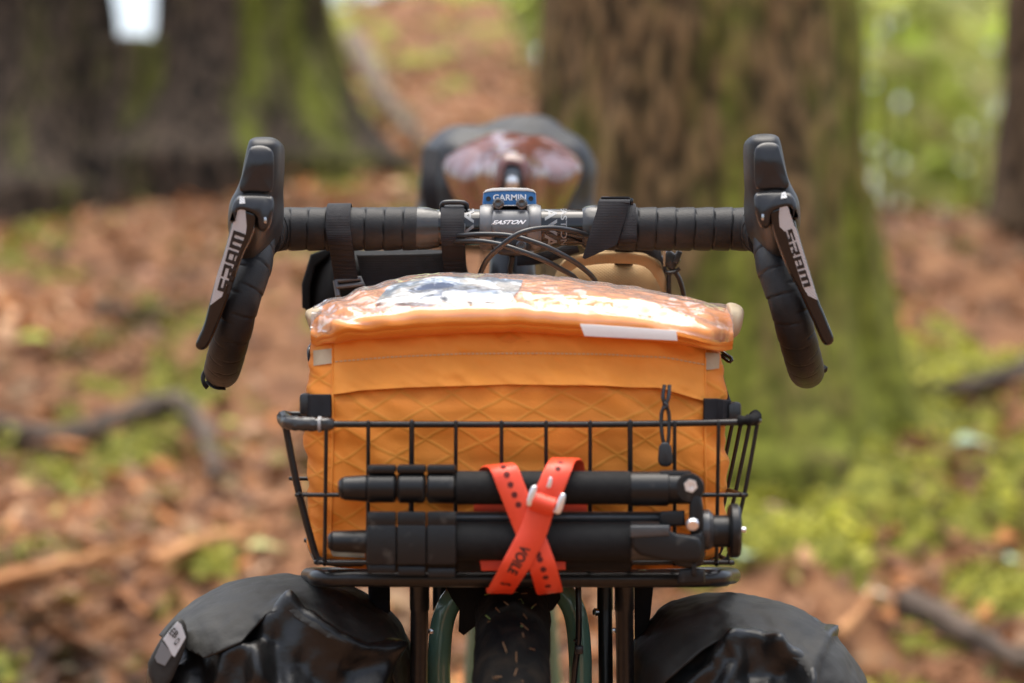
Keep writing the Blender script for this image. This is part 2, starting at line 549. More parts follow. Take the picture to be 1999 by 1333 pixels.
def bark_mat(name, dark, light, moss, mossamt, mscale=2.2):
    m = bpy.data.materials.new(name)
    m.use_nodes = True
    N, L = m.node_tree.nodes, m.node_tree.links
    b = N['Principled BSDF']; b.inputs['Roughness'].default_value = .9
    b.inputs['Specular IOR Level'].default_value = .2
    tc = N.new('ShaderNodeTexCoord')
    mp = N.new('ShaderNodeMapping'); mp.inputs['Scale'].default_value = (1, 1, .36)
    L.new(tc.outputs['Object'], mp.inputs['Vector'])
    n1 = N.new('ShaderNodeTexNoise'); n1.inputs['Scale'].default_value = 36; n1.inputs['Detail'].default_value = 4
    L.new(mp.outputs[0], n1.inputs['Vector'])
    r1 = N.new('ShaderNodeMapRange'); r1.inputs['From Min'].default_value = .42; r1.inputs['From Max'].default_value = .58
    L.new(n1.outputs['Fac'], r1.inputs['Value'])
    mx = N.new('ShaderNodeMix'); mx.data_type = 'RGBA'
    mx.inputs[6].default_value = (*dark, 1); mx.inputs[7].default_value = (*light, 1)
    L.new(r1.outputs[0], mx.inputs[0])
    mp2 = N.new('ShaderNodeMapping'); mp2.inputs['Scale'].default_value = (1, 1, .22)
    L.new(tc.outputs['Object'], mp2.inputs['Vector'])
    n2 = N.new('ShaderNodeTexNoise'); n2.inputs['Scale'].default_value = mscale; n2.inputs['Detail'].default_value = 5; n2.inputs['Roughness'].default_value = .65
    L.new(mp2.outputs[0], n2.inputs['Vector'])
    at = N.new('ShaderNodeAttribute'); at.attribute_name = 'moss'
    ad = N.new('ShaderNodeMath'); ad.operation = 'ADD'
    L.new(n2.outputs['Fac'], ad.inputs[0]); L.new(at.outputs['Fac'], ad.inputs[1])
    r2 = N.new('ShaderNodeMapRange'); r2.interpolation_type = 'SMOOTHSTEP'
    r2.inputs['From Min'].default_value = 1.0 - mossamt - .14; r2.inputs['From Max'].default_value = 1.0 - mossamt + .22
    L.new(ad.outputs[0], r2.inputs['Value'])
    m3 = N.new('ShaderNodeTexNoise'); m3.inputs['Scale'].default_value = 26; m3.inputs['Detail'].default_value = 3
    L.new(tc.outputs['Object'], m3.inputs['Vector'])
    mm = N.new('ShaderNodeMix'); mm.data_type = 'RGBA'
    mm.inputs[6].default_value = (moss[0] * .45, moss[1] * .45, moss[2] * .5, 1); mm.inputs[7].default_value = (*moss, 1)
    r3 = N.new('ShaderNodeMapRange'); r3.inputs['From Min'].default_value = .35; r3.inputs['From Max'].default_value = .65
    L.new(m3.outputs['Fac'], r3.inputs['Value']); L.new(r3.outputs[0], mm.inputs[0])
    mx2 = N.new('ShaderNodeMix'); mx2.data_type = 'RGBA'
    L.new(r2.outputs[0], mx2.inputs[0]); L.new(mx.outputs[2], mx2.inputs[6]); L.new(mm.outputs[2], mx2.inputs[7])
    L.new(mx2.outputs[2], b.inputs['Base Color'])
    bp = N.new('ShaderNodeBump'); bp.inputs['Strength'].default_value = .8; bp.inputs['Distance'].default_value = .02
    L.new(n1.outputs['Fac'], bp.inputs['Height']); L.new(bp.outputs[0], b.inputs['Normal'])
    return m

# ================================================================== SETTING
def softplus(t):
    return np.log1p(np.exp(np.clip(t, -30, 30)))
CAPX = [-6, -3.0, -2.1, -1.7, -1.17, -.76, -.32, -.08, .08, .64, 1.48, 2.0, 3.0, 6]
CAPZ = [1.6, 1.62, 1.62, 1.68, 2.3, 3.4, 3.7, 3.0, 2.35, 1.62, 1.34, 1.42, 1.6, 1.8]
def H0(x, y):
    """height of the ground, a bank that rises behind the bicycle"""
    x, y = np.asarray(x, float), np.asarray(y, float)
    a = .14 * softplus((y - 1.25) / .5)
    a = .28 * .5 * softplus((y - 1.35) / .5)
    c = np.interp(x, CAPX, CAPZ)
    k = 6.0
    h = -np.log(np.exp(-k * a) + np.exp(-k * c)) / k
    h = h - .09 * np.maximum(0, y - 11) ** .9 * np.where(x < -1.0, 1.6, 1.0)
    b = (np.sin(x * 2.1 + y * 1.3) * .025 + np.sin(x * 4.7 - y * 3.1 + 1) * .014 + np.sin(x * 1.1 - y * 2.3 + 2) * .03
         + np.sin(x * 9.3 + y * 7.7) * .006 + np.sin(7.1 * y - 3.3 * x) * .006)
    hk = (np.sin(x * 5.3 + y * 2.9 + .6) * np.sin(y * 4.4 - x * 1.9) * .055 + np.sin(x * 11 + 1) * np.sin(y * 9 + x * 3) * .022)
    h = h + hk * np.clip((x - .25) / .3, 0, 1) * np.clip((y - 1.4) / .6, 0, 1)      # hummocks of the mossy bank
    return h + b * np.clip((y - .6) / 1.5, .12, 1)
def H(x, y): return float(H0(x, y))

def ground_at(px, py):
    """where the line of sight of that photo pixel meets the ground"""
    d = 3.0
    while d < 60:
        x, z = (px - 999.5) * d / F, CZ + (666.5 - py) * d / F
        if H(x, d + CY) >= z:
            return Vector((x, d + CY, H(x, d + CY)))
        d += .02
    return Vector(((px - 999.5) * 60 / F, 58, 0))

TREE = P(1368, 667, 3.72); TREE = (TREE.x, 3.72)
def moss_at(x, y):
    n = noise.noise(Vector((x * 1.5, y * 1.5, 3.1))) + .5 * noise.noise(Vector((x * 4.3, y * 4.3, 8.2)))
    b = -.36
    d = y - CY
    s = (x / d * F + 999.5)
    n += .6 * noise.noise(Vector((x * 9, y * 9, 5.5)))
    if x > .22 and y < 4.6: b += .47 * min(1, (x - .22) / .2)
    b += .55 * max(0, 1 - math.hypot(x - TREE[0], (y - TREE[1]) * .8) / .75)
    if y > 4.9 and x > .5: b -= .25
    if y > 7 and -1.2 < x < .6: b += .16
    return n + b

xs = np.concatenate([np.linspace(-60, -8, 22), np.linspace(-7, -2.6, 34), np.linspace(-2.5, 2.5, 170), np.linspace(2.6, 7, 34), np.linspace(8, 60, 22)])
ys = np.concatenate([np.linspace(-20, -1, 22), np.linspace(-.7, 1.8, 24), np.linspace(1.85, 12, 230), np.linspace(12.3, 30, 40), np.linspace(32, 130, 26)])
X, Y = np.meshgrid(xs, ys)
Z = H0(X, Y)
MS = np.zeros_like(Z)
for i in range(Z.shape[0]):
    for j in range(Z.shape[1]):
        if 1 < Y[i, j] < 13 and abs(X[i, j]) < 6:
            q = (X[i, j], Y[i, j])
            m_ = moss_at(*q)
            MS[i, j] = m_
            Z[i, j] += .03 * noise.noise(Vector((q[0] * 6, q[1] * 6, 1))) + .016 * noise.noise(Vector((q[0] * 15, q[1] * 15, 5)))
            if m_ > 0: Z[i, j] += min(.05, m_ * .1)
        else:
            MS[i, j] = -.4 + .5 * noise.noise(Vector((X[i, j] * .5, Y[i, j] * .5, 0)))
W = len(xs)
verts = np.stack([X.ravel(), Y.ravel(), Z.ravel()], 1)
faces = [(i * W + j, i * W + j + 1, (i + 1) * W + j + 1, (i + 1) * W + j) for i in range(len(ys) - 1) for j in range(W - 1)]
me = bpy.data.meshes.new('ground')
me.from_pydata(verts.tolist(), [], faces)
me.polygons.foreach_set('use_smooth', [True] * len(faces))
a = me.attributes.new('moss', 'FLOAT', 'POINT'); a.data.foreach_set('value', MS.ravel())
def ground_mat():
    m = bpy.data.materials.new('forest_floor')
    m.use_nodes = True
    N, L = m.node_tree.nodes, m.node_tree.links
    b = N['Principled BSDF']; b.inputs['Roughness'].default_value = .9; b.inputs['Specular IOR Level'].default_value = .25
    tc = N.new('ShaderNodeTexCoord')
    n1 = N.new('ShaderNodeTexNoise'); n1.inputs['Scale'].default_value = 9; n1.inputs['Detail'].default_value = 6; n1.inputs['Roughness'].default_value = .65
    L.new(tc.outputs['Object'], n1.inputs['Vector'])
    cr = N.new('ShaderNodeValToRGB'); e = cr.color_ramp.elements
    e[0].position = .3; e[0].color = (.07, .036, .02, 1)
    e[1].position = .75; e[1].color = (.30, .16, .078, 1)
    q = e.new(.48); q.color = (.185, .082, .038, 1)
    q = e.new(.6); q.color = (.23, .112, .052, 1)
    L.new(n1.outputs['Fac'], cr.inputs[0])
    n2 = N.new('ShaderNodeTexNoise'); n2.inputs['Scale'].default_value = 22; n2.inputs['Detail'].default_value = 5
    L.new(tc.outputs['Object'], n2.inputs['Vector'])
    cg = N.new('ShaderNodeValToRGB'); e = cg.color_ramp.elements
    e[0].position = .32; e[0].color = (.05, .06, .01, 1)
    e[1].position = .7; e[1].color = (.30, .29, .045, 1)
    q = e.new(.5); q.color = (.18, .18, .025, 1)
    L.new(n2.outputs['Fac'], cg.inputs[0])
    at = N.new('ShaderNodeAttribute'); at.attribute_name = 'moss'
    mr = N.new('ShaderNodeMapRange'); mr.interpolation_type = 'SMOOTHSTEP'
    mr.inputs['From Min'].default_value = -.05; mr.inputs['From Max'].default_value = .2
    L.new(at.outputs['Fac'], mr.inputs['Value'])
    mx = N.new('ShaderNodeMix'); mx.data_type = 'RGBA'
    L.new(mr.outputs[0], mx.inputs[0]); L.new(cr.outputs[0], mx.inputs[6]); L.new(cg.outputs[0], mx.inputs[7])
    L.new(mx.outputs[2], b.inputs['Base Color'])
    bp = N.new('ShaderNodeBump'); bp.inputs['Strength'].default_value = .8; bp.inputs['Distance'].default_value = .03
    L.new(n2.outputs['Fac'], bp.inputs['Height']); L.new(bp.outputs[0], b.inputs['Normal'])
    return m
me.materials.append(ground_mat())
go = bpy.data.objects.new('ground', me); col.objects.link(go); go['kind'] = 'structure'

K['leaf'] = leaf_mat('dry_leaf', .15, .8)
K['green'] = leaf_mat('fresh_leaf', .68, .45)
K['mossleaf'] = leaf_mat('moss_leaf', .3, .8)

def leaf_mesh(name, pos, size, normal, tones, fold=.25, m=None, aspect=.55):
    """many leaf blades, each two triangles folded along the midrib"""
    n = len(pos)
    pos = np.asarray(pos, float); normal = np.asarray(normal, float)
    normal /= np.linalg.norm(normal, axis=1)[:, None]
    t = rng.normal(size=(n, 3)); t -= normal * (t * normal).sum(1)[:, None]
    t /= np.linalg.norm(t, axis=1)[:, None]
    w = np.cross(normal, t)
    s = np.asarray(size)[:, None]
    fo = (rng.random(n)[:, None] * 2 - .6) * fold
    v = np.stack([pos - t * s * .5, pos + w * s * aspect * .5 + normal * s * fo, pos + t * s * .5 + normal * s * fo * .3, pos - w * s * aspect * .5 + normal * s * fo], 1).reshape(-1, 3)
    me = bpy.data.meshes.new(name)
    me.vertices.add(4 * n); me.vertices.foreach_set('co', v.ravel())
    base = np.arange(n) * 4
    tri = np.stack([base, base + 1, base + 2, base, base + 2, base + 3], 1).ravel()
    me.loops.add(6 * n); me.loops.foreach_set('vertex_index', tri.astype(np.int32))
    me.polygons.add(2 * n)
    me.polygons.foreach_set('loop_start', (np.arange(2 * n) * 3).astype(np.int32))
    me.update(calc_edges=True)
    c = np.concatenate([np.repeat(np.asarray(tones, float), 4, axis=0), np.ones((4 * n, 1))], 1)
    at = me.attributes.new('tone', 'FLOAT_COLOR', 'POINT'); at.data.foreach_set('color', c.ravel().astype(np.float32))
    me.materials.append(m or K['leaf'])
    return me

def pick(palette, n, var=.2):
    p = np.asarray(palette, float)[rng.integers(0, len(palette), n)]
    return np.clip(p * (1 + rng.normal(size=(n, 1)) * var), .004, .9)

# leaf litter, nobody could count it
NL = 26000
dd = 4.0 + (rng.random(NL) ** 1.4) * 11.5
lx = (rng.random(NL) - .5) * .66 * dd; ly = dd + CY
NX = 17000                                 # the litter goes on to both sides
dx = 2.6 + rng.random(NX) * 9.5
ex = (rng.random(NX) - .5) * 13
lx, ly, NL = np.concatenate([lx, ex]), np.concatenate([ly, dx + CY]), NL + NX
keep = np.array([moss_at(lx[i], ly[i]) < .12 or rng.random() < .16 for i in range(NL)])
keep &= np.array([.25 + .9 * max(0, min(1, .5 + 1.3 * noise.noise(Vector((lx[i] * 1.1 + 3, ly[i] * 1.1, 11))) - (.25 if lx[i] < 0 and ly[i] > 3.2 else 0))) > rng.random() for i in range(NL)])
lx, ly = lx[keep], ly[keep]
n = len(lx)
lz = H0(lx, ly) + .012 + rng.random(n) * .022
nrm = np.stack([rng.normal(size=n) * .55, rng.normal(size=n) * .55 - .15, np.ones(n)], 1)
LIT = [(.40, .20, .11), (.48, .26, .16), (.42, .17, .065), (.34, .15, .075), (.56, .35, .24), (.20, .09, .05), (.28, .14, .08), (.46, .30, .20), (.52, .21, .07), (.13, .06, .035), (.34, .27, .10)]
wet = np.array([noise.noise(Vector((lx[i] * 1.6, ly[i] * 1.6, 7))) + .6 * noise.noise(Vector((lx[i] * 4.5, ly[i] * 4.5, 2))) for i in range(n)])
tn = pick(LIT, n) * np.clip(.66 + .78 * wet, .14, 1.2)[:, None] * np.array([[1.0, .96, .80]])     # damp dark patches and dry pale ones
me = leaf_mesh('leaf_litter', np.stack([lx, ly, lz], 1), .035 + rng.random(n) ** 2 * .065, nrm, tn)
o = bpy.data.objects.new('leaf_litter', me); col.objects.link(o)
tag(o, 'dry brown and orange leaf litter covering the forest floor', 'leaf litter', kind='stuff')

# moss cushions
NM = 60000
dd = 4.0 + rng.random(NM) * 6.0
mx_ = (rng.random(NM) - .5) * .6 * dd; my_ = dd + CY
mv = np.array([moss_at(mx_[i], my_[i]) for i in range(NM)])
k_ = mv > .02
mx_, my_, mv = mx_[k_], my_[k_], mv[k_]
n = len(mx_)
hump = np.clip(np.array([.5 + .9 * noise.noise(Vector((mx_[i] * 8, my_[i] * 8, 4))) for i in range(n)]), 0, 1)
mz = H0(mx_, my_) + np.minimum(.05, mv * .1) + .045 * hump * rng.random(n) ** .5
tn = pick([(.50, .48, .05), (.60, .57, .07), (.36, .37, .04), (.68, .63, .14), (.16, .16, .025)], n) * (.30 + .85 * hump[:, None]) * np.where(mx_ < .2, .5, 1.0)[:, None]     # duller on the left bank
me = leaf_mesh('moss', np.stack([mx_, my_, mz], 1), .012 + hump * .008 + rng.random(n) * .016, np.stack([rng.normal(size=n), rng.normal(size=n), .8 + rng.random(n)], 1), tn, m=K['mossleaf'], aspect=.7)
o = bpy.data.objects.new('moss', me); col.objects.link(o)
tag(o, 'bright yellow green moss growing over the bank', 'moss', kind='stuff')

# ------------------------------------------------------------------ trees
def trunk_mesh(name, parent, base, r0, h, m, flare=.5, lobes=5, lean=(0, 0), taper=.55, seed=0, mossfn=None, flh=.38, nth=96, nz_=110, rough=.022, zlow=-.35, squash=(1, 1)):
    vs_, ms, rings = [], [], []
    for i in range(nz_ + 1):
        t = (i / nz_) ** 1.6
        z = zlow + (h - zlow) * t
        r = r0 * (1 - taper * max(0, z) / h)
        for j in range(nth):
            th = 2 * math.pi * j / nth
            c, s_ = math.cos(th), math.sin(th)
            fl = flare * math.exp(-max(z, 0) / flh) * (.55 + .6 * max(0, math.sin(th * lobes + seed) * .5 + .5 + .25 * math.sin(th * 2 + seed * 2)))
            rr = r * (1 + fl) + (r * fl * .4 if z < 0 else 0)
            q = Vector((c * 3.2 + seed, s_ * 3.2, z * 1.1))
            rr += rough * (noise.noise(q * 2.0) * 1.6 + abs(noise.noise(Vector((c * 7 + seed, s_ * 7, z * 1.7)))) * 1.5
                           + noise.noise(Vector((c * 15, s_ * 15 + seed, z * 5))) * .6)
            rings.append((base[0] + lean[0] * z + c * rr * squash[0], base[1] + lean[1] * z + s_ * rr * squash[1], base[2] + z))
            ms.append(mossfn(th, z) if mossfn else 0.0)
    b = MB()
    b.rings([rings[i * nth:(i + 1) * nth] for i in range(nz_ + 1)])
    o = obj(name, b, m, parent, ang=180)
    a = o.data.attributes.new('moss', 'FLOAT', 'POINT')
    a.data.foreach_set('value', ms)
    return o

def limb(parent, p0, p1, r, m, seed=0):
    p0, p1 = Vector(p0), Vector(p1)
    mid = (p0 + p1) / 2 + Vector((0, 0, .15 * (p1 - p0).length))
    pts = smooth_open([p0, mid, p1], n=10)
    b = MB(); b.tube(pts, [r * (1 - .8 * i / 10) for i in range(11)], n=8)
    return obj('limb', b, m, parent)

def crown(parent, c, rad, n, tones, size=(.06, .13), clumps=26):
    c = np.array(c); rad = np.array(rad)
    cl = rng.normal(size=(clumps, 3)); cl /= np.linalg.norm(cl, axis=1)[:, None]
    cl = c + cl * rad * (rng.random((clumps, 1)) ** .4)
    idx = rng.integers(0, clumps, n)
    pos = cl[idx] + rng.normal(size=(n, 3)) * rad * .2
    tn = np.asarray(tones, float)[rng.integers(0, len(tones), n)] * (.6 + .8 * rng.random(clumps)[idx][:, None])
    me = leaf_mesh('crown', pos - np.array(top_of(parent).location), size[0] + rng.random(n) * (size[1] - size[0]), rng.normal(size=(n, 3)) + np.array([0, 0, .8]), tn, m=K['green'], aspect=.65)
    o = bpy.data.objects.new('crown', me); col.objects.link(o); o.parent = parent
    return o

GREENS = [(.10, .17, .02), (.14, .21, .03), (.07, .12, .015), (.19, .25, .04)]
BACKLIT_GREENS = [(.50, .58, .14), (.62, .68, .24), (.40, .52, .10), (.70, .72, .32)]  # brighter than real leaves: the backlight is put into the colour
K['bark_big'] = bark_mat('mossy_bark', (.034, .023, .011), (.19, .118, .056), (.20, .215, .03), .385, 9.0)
K['bark_shaded'] = bark_mat('shaded_bark', (.010, .008, .006), (.085, .060, .042), (.22, .25, .03), .37, 4.0)  # shade among the trees is put into this darker bark colour
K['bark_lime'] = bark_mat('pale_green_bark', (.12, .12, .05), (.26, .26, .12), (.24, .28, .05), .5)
K['bark_far'] = bark_mat('far_bark', (.035, .022, .012), (.13, .085, .05), (.10, .13, .02), .38)

# the big mossy tree behind the handlebar
gz = H(*TREE)
t = thing('mossy_tree', 'broad mossy tree trunk standing right behind the handlebar', 'tree', (TREE[0], TREE[1], gz))
def big_moss(th, z):
    s_ = math.cos(th)                                   # +1 towards the right of the photo
    return .24 * math.exp(-max(z, 0) / .38) + .20 * max(0, s_) ** 2.2 - .02 + .07 * math.exp(-((s_ - .15) / .22) ** 2)
trunk_mesh('trunk', t, (TREE[0], TREE[1], gz), .372, 8.5, K['bark_big'], flare=.34, lobes=5, seed=1.1, mossfn=big_moss, flh=.42, rough=.024, nth=128, nz_=150)
for k, (a_, z_, l_) in enumerate([(20, 4.6, 1.6), (140, 5.2, 1.8), (250, 5.9, 1.5), (330, 6.6, 1.4)]):
    c_, s_ = math.cos(R(a_)), math.sin(R(a_))
    limb(t, (TREE[0] + c_ * .15, TREE[1] + s_ * .15, gz + z_), (TREE[0] + c_ * l_, TREE[1] + s_ * l_, gz + z_ + .6), .06, K['bark_big'])
crown(t, (TREE[0], TREE[1] + .8, gz + 8.2), (1.2, 1.2, 1.2), 700, GREENS, size=(.08, .16))

# the dark double tree at the left
def tree(name, label, px, d, r, h, m, lean=(0, 0), flare=.5, seed=0, crown_at=None, cn=0, tones=GREENS, mossfn=None, group=None, crad=(1.6, 1.6, 1.8), limbs=3, lobes=5, flh=.38, csize=(.07, .14), nth=64, nz_=60, rough=.022):
    x, y = (px - 999.5) * d / F, d + CY
    z = H(x, y)
    t = thing(name, label, 'tree', (x, y, z), group)
    trunk_mesh('trunk', t, (x, y, z), r, h, m, flare=flare, seed=seed, lean=lean, mossfn=mossfn, lobes=lobes, flh=flh, nth=nth, nz_=nz_, rough=rough)
    for k in range(limbs):
        a_ = seed * 2 + k * 2.2; z_ = h * (.6 + .1 * k)
        limb(t, (x + lean[0] * z_, y + lean[1] * z_, z + z_), (x + lean[0] * z_ + math.cos(a_) * crad[0] * .8, y + math.sin(a_) * crad[1] * .8, z + z_ + .5), r * .2 + .015, m)
    if cn:
        crown(t, (x + lean[0] * h, y + lean[1] * h, z + (crown_at or h)), crad, cn, tones, size=csize)
    return t
tree('dark_tree', 'dark shaded trunk with spreading roots at the far left of the forest', 62, 9.1, .26, 7.5, K['bark_shaded'], lean=(.0, 0), flare=1.2, seed=.4, crown_at=8.3, crad=(1, 1, .8),
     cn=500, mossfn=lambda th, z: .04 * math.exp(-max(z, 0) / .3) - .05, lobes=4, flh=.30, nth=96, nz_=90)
tree('mossy_dark_tree', 'dark trunk with bright moss streaks, behind the left brake lever', 478, 9.2, .28, 7.5, K['bark_shaded'], lean=(.0, 0), flare=1.0, seed=2.2, crown_at=8.3, crad=(1, 1, .8),
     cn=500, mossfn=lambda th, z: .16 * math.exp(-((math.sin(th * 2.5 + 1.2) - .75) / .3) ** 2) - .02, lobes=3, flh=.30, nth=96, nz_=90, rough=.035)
stx, std_ = 262, 9.0
st_ = P(stx, 600, std_ + CY); st_.z = H(st_.x, st_.y)
stump = thing('tree_stump', 'dark broken stump standing between the two dark trunks at the upper left', 'stump', st_)
trunk_mesh('trunk', stump, tuple(st_), .19, .50, K['bark_shaded'], flare=.5, seed=5.1, taper=.25, flh=.2, nth=64, nz_=40, rough=.03, mossfn=lambda th, z: .02)
tree('brown_tree', 'brown trunk cut off by the right edge of the photo', 2160, 8.6, .36, 7.5, K['bark_far'], flare=.15, seed=3.3, cn=500, crown_at=8.3, crad=(1, 1, .8))

# the sunlit wood beyond the bank
far = [(1715, 18.5, .09, 5.2, 1.5), (1778, 16.8, .09, 5.4, 1.5), (1850, 21, .10, 5.6, 1.8), (1925, 23, .11, 6, 2.0), (1742, 15.5, .10, 5.0, 1.6), (1820, 19, .12, 5.5, 1.9), (1905, 17, .10, 5.2, 1.7), (1690, 22, .13, 6.0, 2.2), (1860, 27, .14, 6.5, 2.6), (1770, 31, .15, 7.0, 3.0),
       (1015, 21, .12, 6.0, 1.7), (930, 25, .13, 7.0, 2.2), (2060, 20, .12, 6.0, 2.2), (2290, 18, .12, 6.0, 2.2), (1560, 26, .13, 6.5, 2.4), (700, 24, .13, 8.0, 2.2), (-420, 21, .13, 6, 2.4), (1960, 36, .16, 8, 3.4)]
fl = ['lime green tree beside the mossy trunk, second from it in the right hand gap', 'lime green tree left of the middle of the right hand gap', 'lime green tree right of the middle of the right hand gap', 'lime green tree half behind the brown right edge trunk', 'slim lime green tree close to the right side of the big mossy trunk', 'lime green leafy tree in the middle of the gap at the right',
      'lime green leafy tree close to the left side of the brown right edge trunk', 'tall lime green tree partly hidden by the right side of the big mossy trunk',
      'far pale leafy tree seen high in the right hand gap', 'farthest big leafy tree behind the right hand gap', 'leafy tree whose green shows just left of the big mossy trunk',
      'leafy tree at the top of the bank above the saddle', 'leafy tree hidden by the brown right edge trunk', 'leafy tree beyond the right edge of the photo',
      'leafy tree hidden behind the big mossy trunk', 'leafy tree on the hill above the left brake lever', 'leafy tree beyond the left edge of the photo', 'very far leafy tree low behind the right edge trunk']
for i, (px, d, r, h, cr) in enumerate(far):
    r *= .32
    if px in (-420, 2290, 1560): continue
    tree('leafy_tree', fl[i], px, d, r, h, K['bark_lime'], flare=.4, seed=i * 1.7, crown_at=h * .55, cn=1700 if px in (1015, 930) else 330, tones=BACKLIT_GREENS, crad=(cr, cr, h * .42), group='sunlit trees beyond the bank', csize=(.18, .40), rough=.004, nth=24, nz_=24, limbs=2)

# the rest of the wood, one mass of leaves left, right and behind
nw_ = 42000
ang_ = R(19) + rng.random(nw_) * R(322)
rad_ = 15 + rng.random(nw_) * 12
wx_, wy_ = np.sin(ang_) * rad_, CY + np.cos(ang_) * rad_
hgt = rng.random(nw_) * 5.5
gap_ = np.array([noise.noise(Vector((wx_[i] * .35, wy_[i] * .35, hgt[i] * .45))) > -.12 for i in range(nw_)])
wp = np.stack([wx_, wy_, np.maximum(H0(wx_, wy_), 0) + .2 + hgt], 1)[gap_]
me = leaf_mesh('far_wood', wp, .10 + rng.random(len(wp)) * .18, rng.normal(size=(len(wp), 3)) + np.array([0, 0, .5]), pick([(.10, .15, .02), (.16, .22, .03), (.07, .10, .015), (.22, .28, .05), (.06, .045, .03)], len(wp)), m=K['green'], aspect=.7)
o = bpy.data.objects.new('far_wood', me); col.objects.link(o)
tag(o, 'dense green wood surrounding the clearing beyond both edges of the photo', 'wood', kind='stuff')

# ferns and low plants at the foot of the dark trees
def fern(px, py, s, label, tones):
    g = ground_at(px, py)
    t = thing('fern', label, 'fern', g, 'green plants along the bank')
    for k in range(9):
        a_ = k * 2 * math.pi / 9 + rng.random() * .4
        L_ = s * (.8 + .4 * rng.random())
        n = 26
        pos, nr = [], []
        for q in range(n):
            u = (q // 2 + 1) / (n / 2)
            sd = 1 if q % 2 else -1
            rad = L_ * u
            hh = L_ * (1.0 * u - .75 * u * u)
            w = .16 * L_ * (1 - u * .8) * sd
            pos.append((math.cos(a_) * rad - math.sin(a_) * w, math.sin(a_) * rad + math.cos(a_) * w, hh + .02))
            nr.append((rng.normal() * .3, rng.normal() * .3, 1))
        me = leaf_mesh('frond', pos, [.22 * L_ * (1 - .6 * (q // 2) / (n / 2)) for q in range(n)], nr, pick(tones, n), m=K['green'], aspect=.45)
        o = bpy.data.objects.new('frond', me); col.objects.link(o); o.parent = t
    return t
FG = [(.16, .22, .02), (.10, .16, .015), (.24, .30, .04)]
for px, py, s, lb in [(618, 300, .16, 'bright green fern on the right root of the mossy dark tree'), (575, 325, .14, 'small green fern just above the left brake hood'),
                      (380, 335, .17, 'green fern in the shade between the two dark trunks'), (85, 330, .16, 'green fern at the foot of the far left trunk'),
                      (700, 300, .11, 'small green fern beside the sloping root left of the saddle'), (1700, 860, .08, 'low green plant beside the right foot of the big mossy trunk')]:
    fern(px, py, s, lb, FG)

# roots and branches
K['wood2'] = mat('grey_root_bark', (.09, .062, .042), .9, c2=(.22, .17, .125), scale=10, bump=.6, bscale=40)
def branch(name, label, cat, pts, r, m, lift=.02, parent=None):
    lift += .035
    g = [ground_at(a, b) + Vector((0, 0, lift)) for a, b in pts]
    pts3 = smooth_open(g, step=.02)
    n = len(pts3)
    b = MB()
    b.tube(pts3, [r * (1 - .55 * i / n) * (1 + .18 * noise.noise(Vector((i * .31, r * 90, 0)))) for i in range(n)], n=16,
           rfun=lambda sl, th: r * .45 * noise.noise(Vector((sl * 22, math.cos(th) * 1.6, math.sin(th) * 1.6 + r * 50))) + r * .2 * noise.noise(Vector((sl * 70, math.cos(th) * 3, math.sin(th) * 3))))
    o = obj(name, b, m)
    return tag(o, label, cat, 'branches and roots lying on the ground')
branch('fallen_branch', 'orange brown dead branch on the leaves at the lower left edge', 'branch', [(-60, 1215), (60, 1180), (180, 1150), (265, 1135)], .020, K['wood'])
branch('fallen_branch', 'orange dead branch lying in the leaves left of the left pannier', 'branch', [(300, 1160), (370, 1125), (440, 1100), (520, 1090)], .018, K['wood'])
branch('tree_root', 'long dark root snaking across the leaves left of the basket', 'root', [(-80, 850), (60, 880), (170, 875), (290, 830), (340, 815), (400, 870), (420, 960)], .034, K['root'], .0)
branch('tree_root', 'grey sloping root running down the bank left of the saddle', 'root', [(690, 90), (730, 170), (775, 240), (830, 310)], .05, K['wood2'], .0)
branch('fallen_branch', 'brown branch on the moss at the lower right corner', 'branch', [(1760, 1235), (1850, 1275), (1960, 1330), (2060, 1370)], .028, K['root'])
branch('fallen_branch', 'thin pale stick in the leaves right of the right pannier', 'branch', [(1640, 1300), (1680, 1250), (1705, 1205)], .010, K['wood'])
branch('tree_root', 'low root on the right edge running towards the big mossy trunk', 'root', [(2050, 735), (1960, 770), (1880, 790), (1790, 800)], .035, K['root'], .0)
branch('fallen_branch', 'short dark stick lying left of the left brake lever', 'branch', [(180, 640), (270, 650), (340, 640)], .016, K['root'])

# single big leaves that stand out
def big_leaf(px, py, L_, yaw, tone, label, up=.25):
    g = ground_at(px, py) + Vector((0, 0, .035))
    b = MB()
    prof = [(0, .02), (.12, .2), (.3, .42), (.5, .5), (.7, .42), (.88, .22), (1, .02)]
    rows = []
    for u, w in prof:
        rows.append([(u - .5, sd * w * .62, .10 * abs(sd) * w + .06 * math.sin(u * 5)) for sd in (-1, -.5, 0, .5, 1)])
    rot = Matrix.Rotation(yaw, 3, 'Z') @ Matrix.Rotation(up, 3, 'X')
    vs_ = [g + rot @ Vector(v) * L_ for r_ in rows for v in r_]
    nn = len(vs_)
    fs = [(i * 5 + j, i * 5 + j + 1, (i + 1) * 5 + j + 1, (i + 1) * 5 + j) for i in range(6) for j in range(4)]
    b.add(vs_, fs)
    o = obj('fallen_leaf', b, None)
    at = o.data.attributes.new('tone', 'FLOAT_COLOR', 'POINT')
    at.data.foreach_set('color', [q for _ in range(nn) for q in (*tone, 1)])
    o.data.materials.append(K['leaf'])
    sf = o.modifiers.new('thickness', 'SOLIDIFY'); sf.thickness = .0015
    return tag(o, label, 'leaf', 'big single leaves on the ground')
PG, YG, OR, PK = (.38, .50, .33), (.36, .42, .06), (.50, .19, .05), (.52, .30, .22)
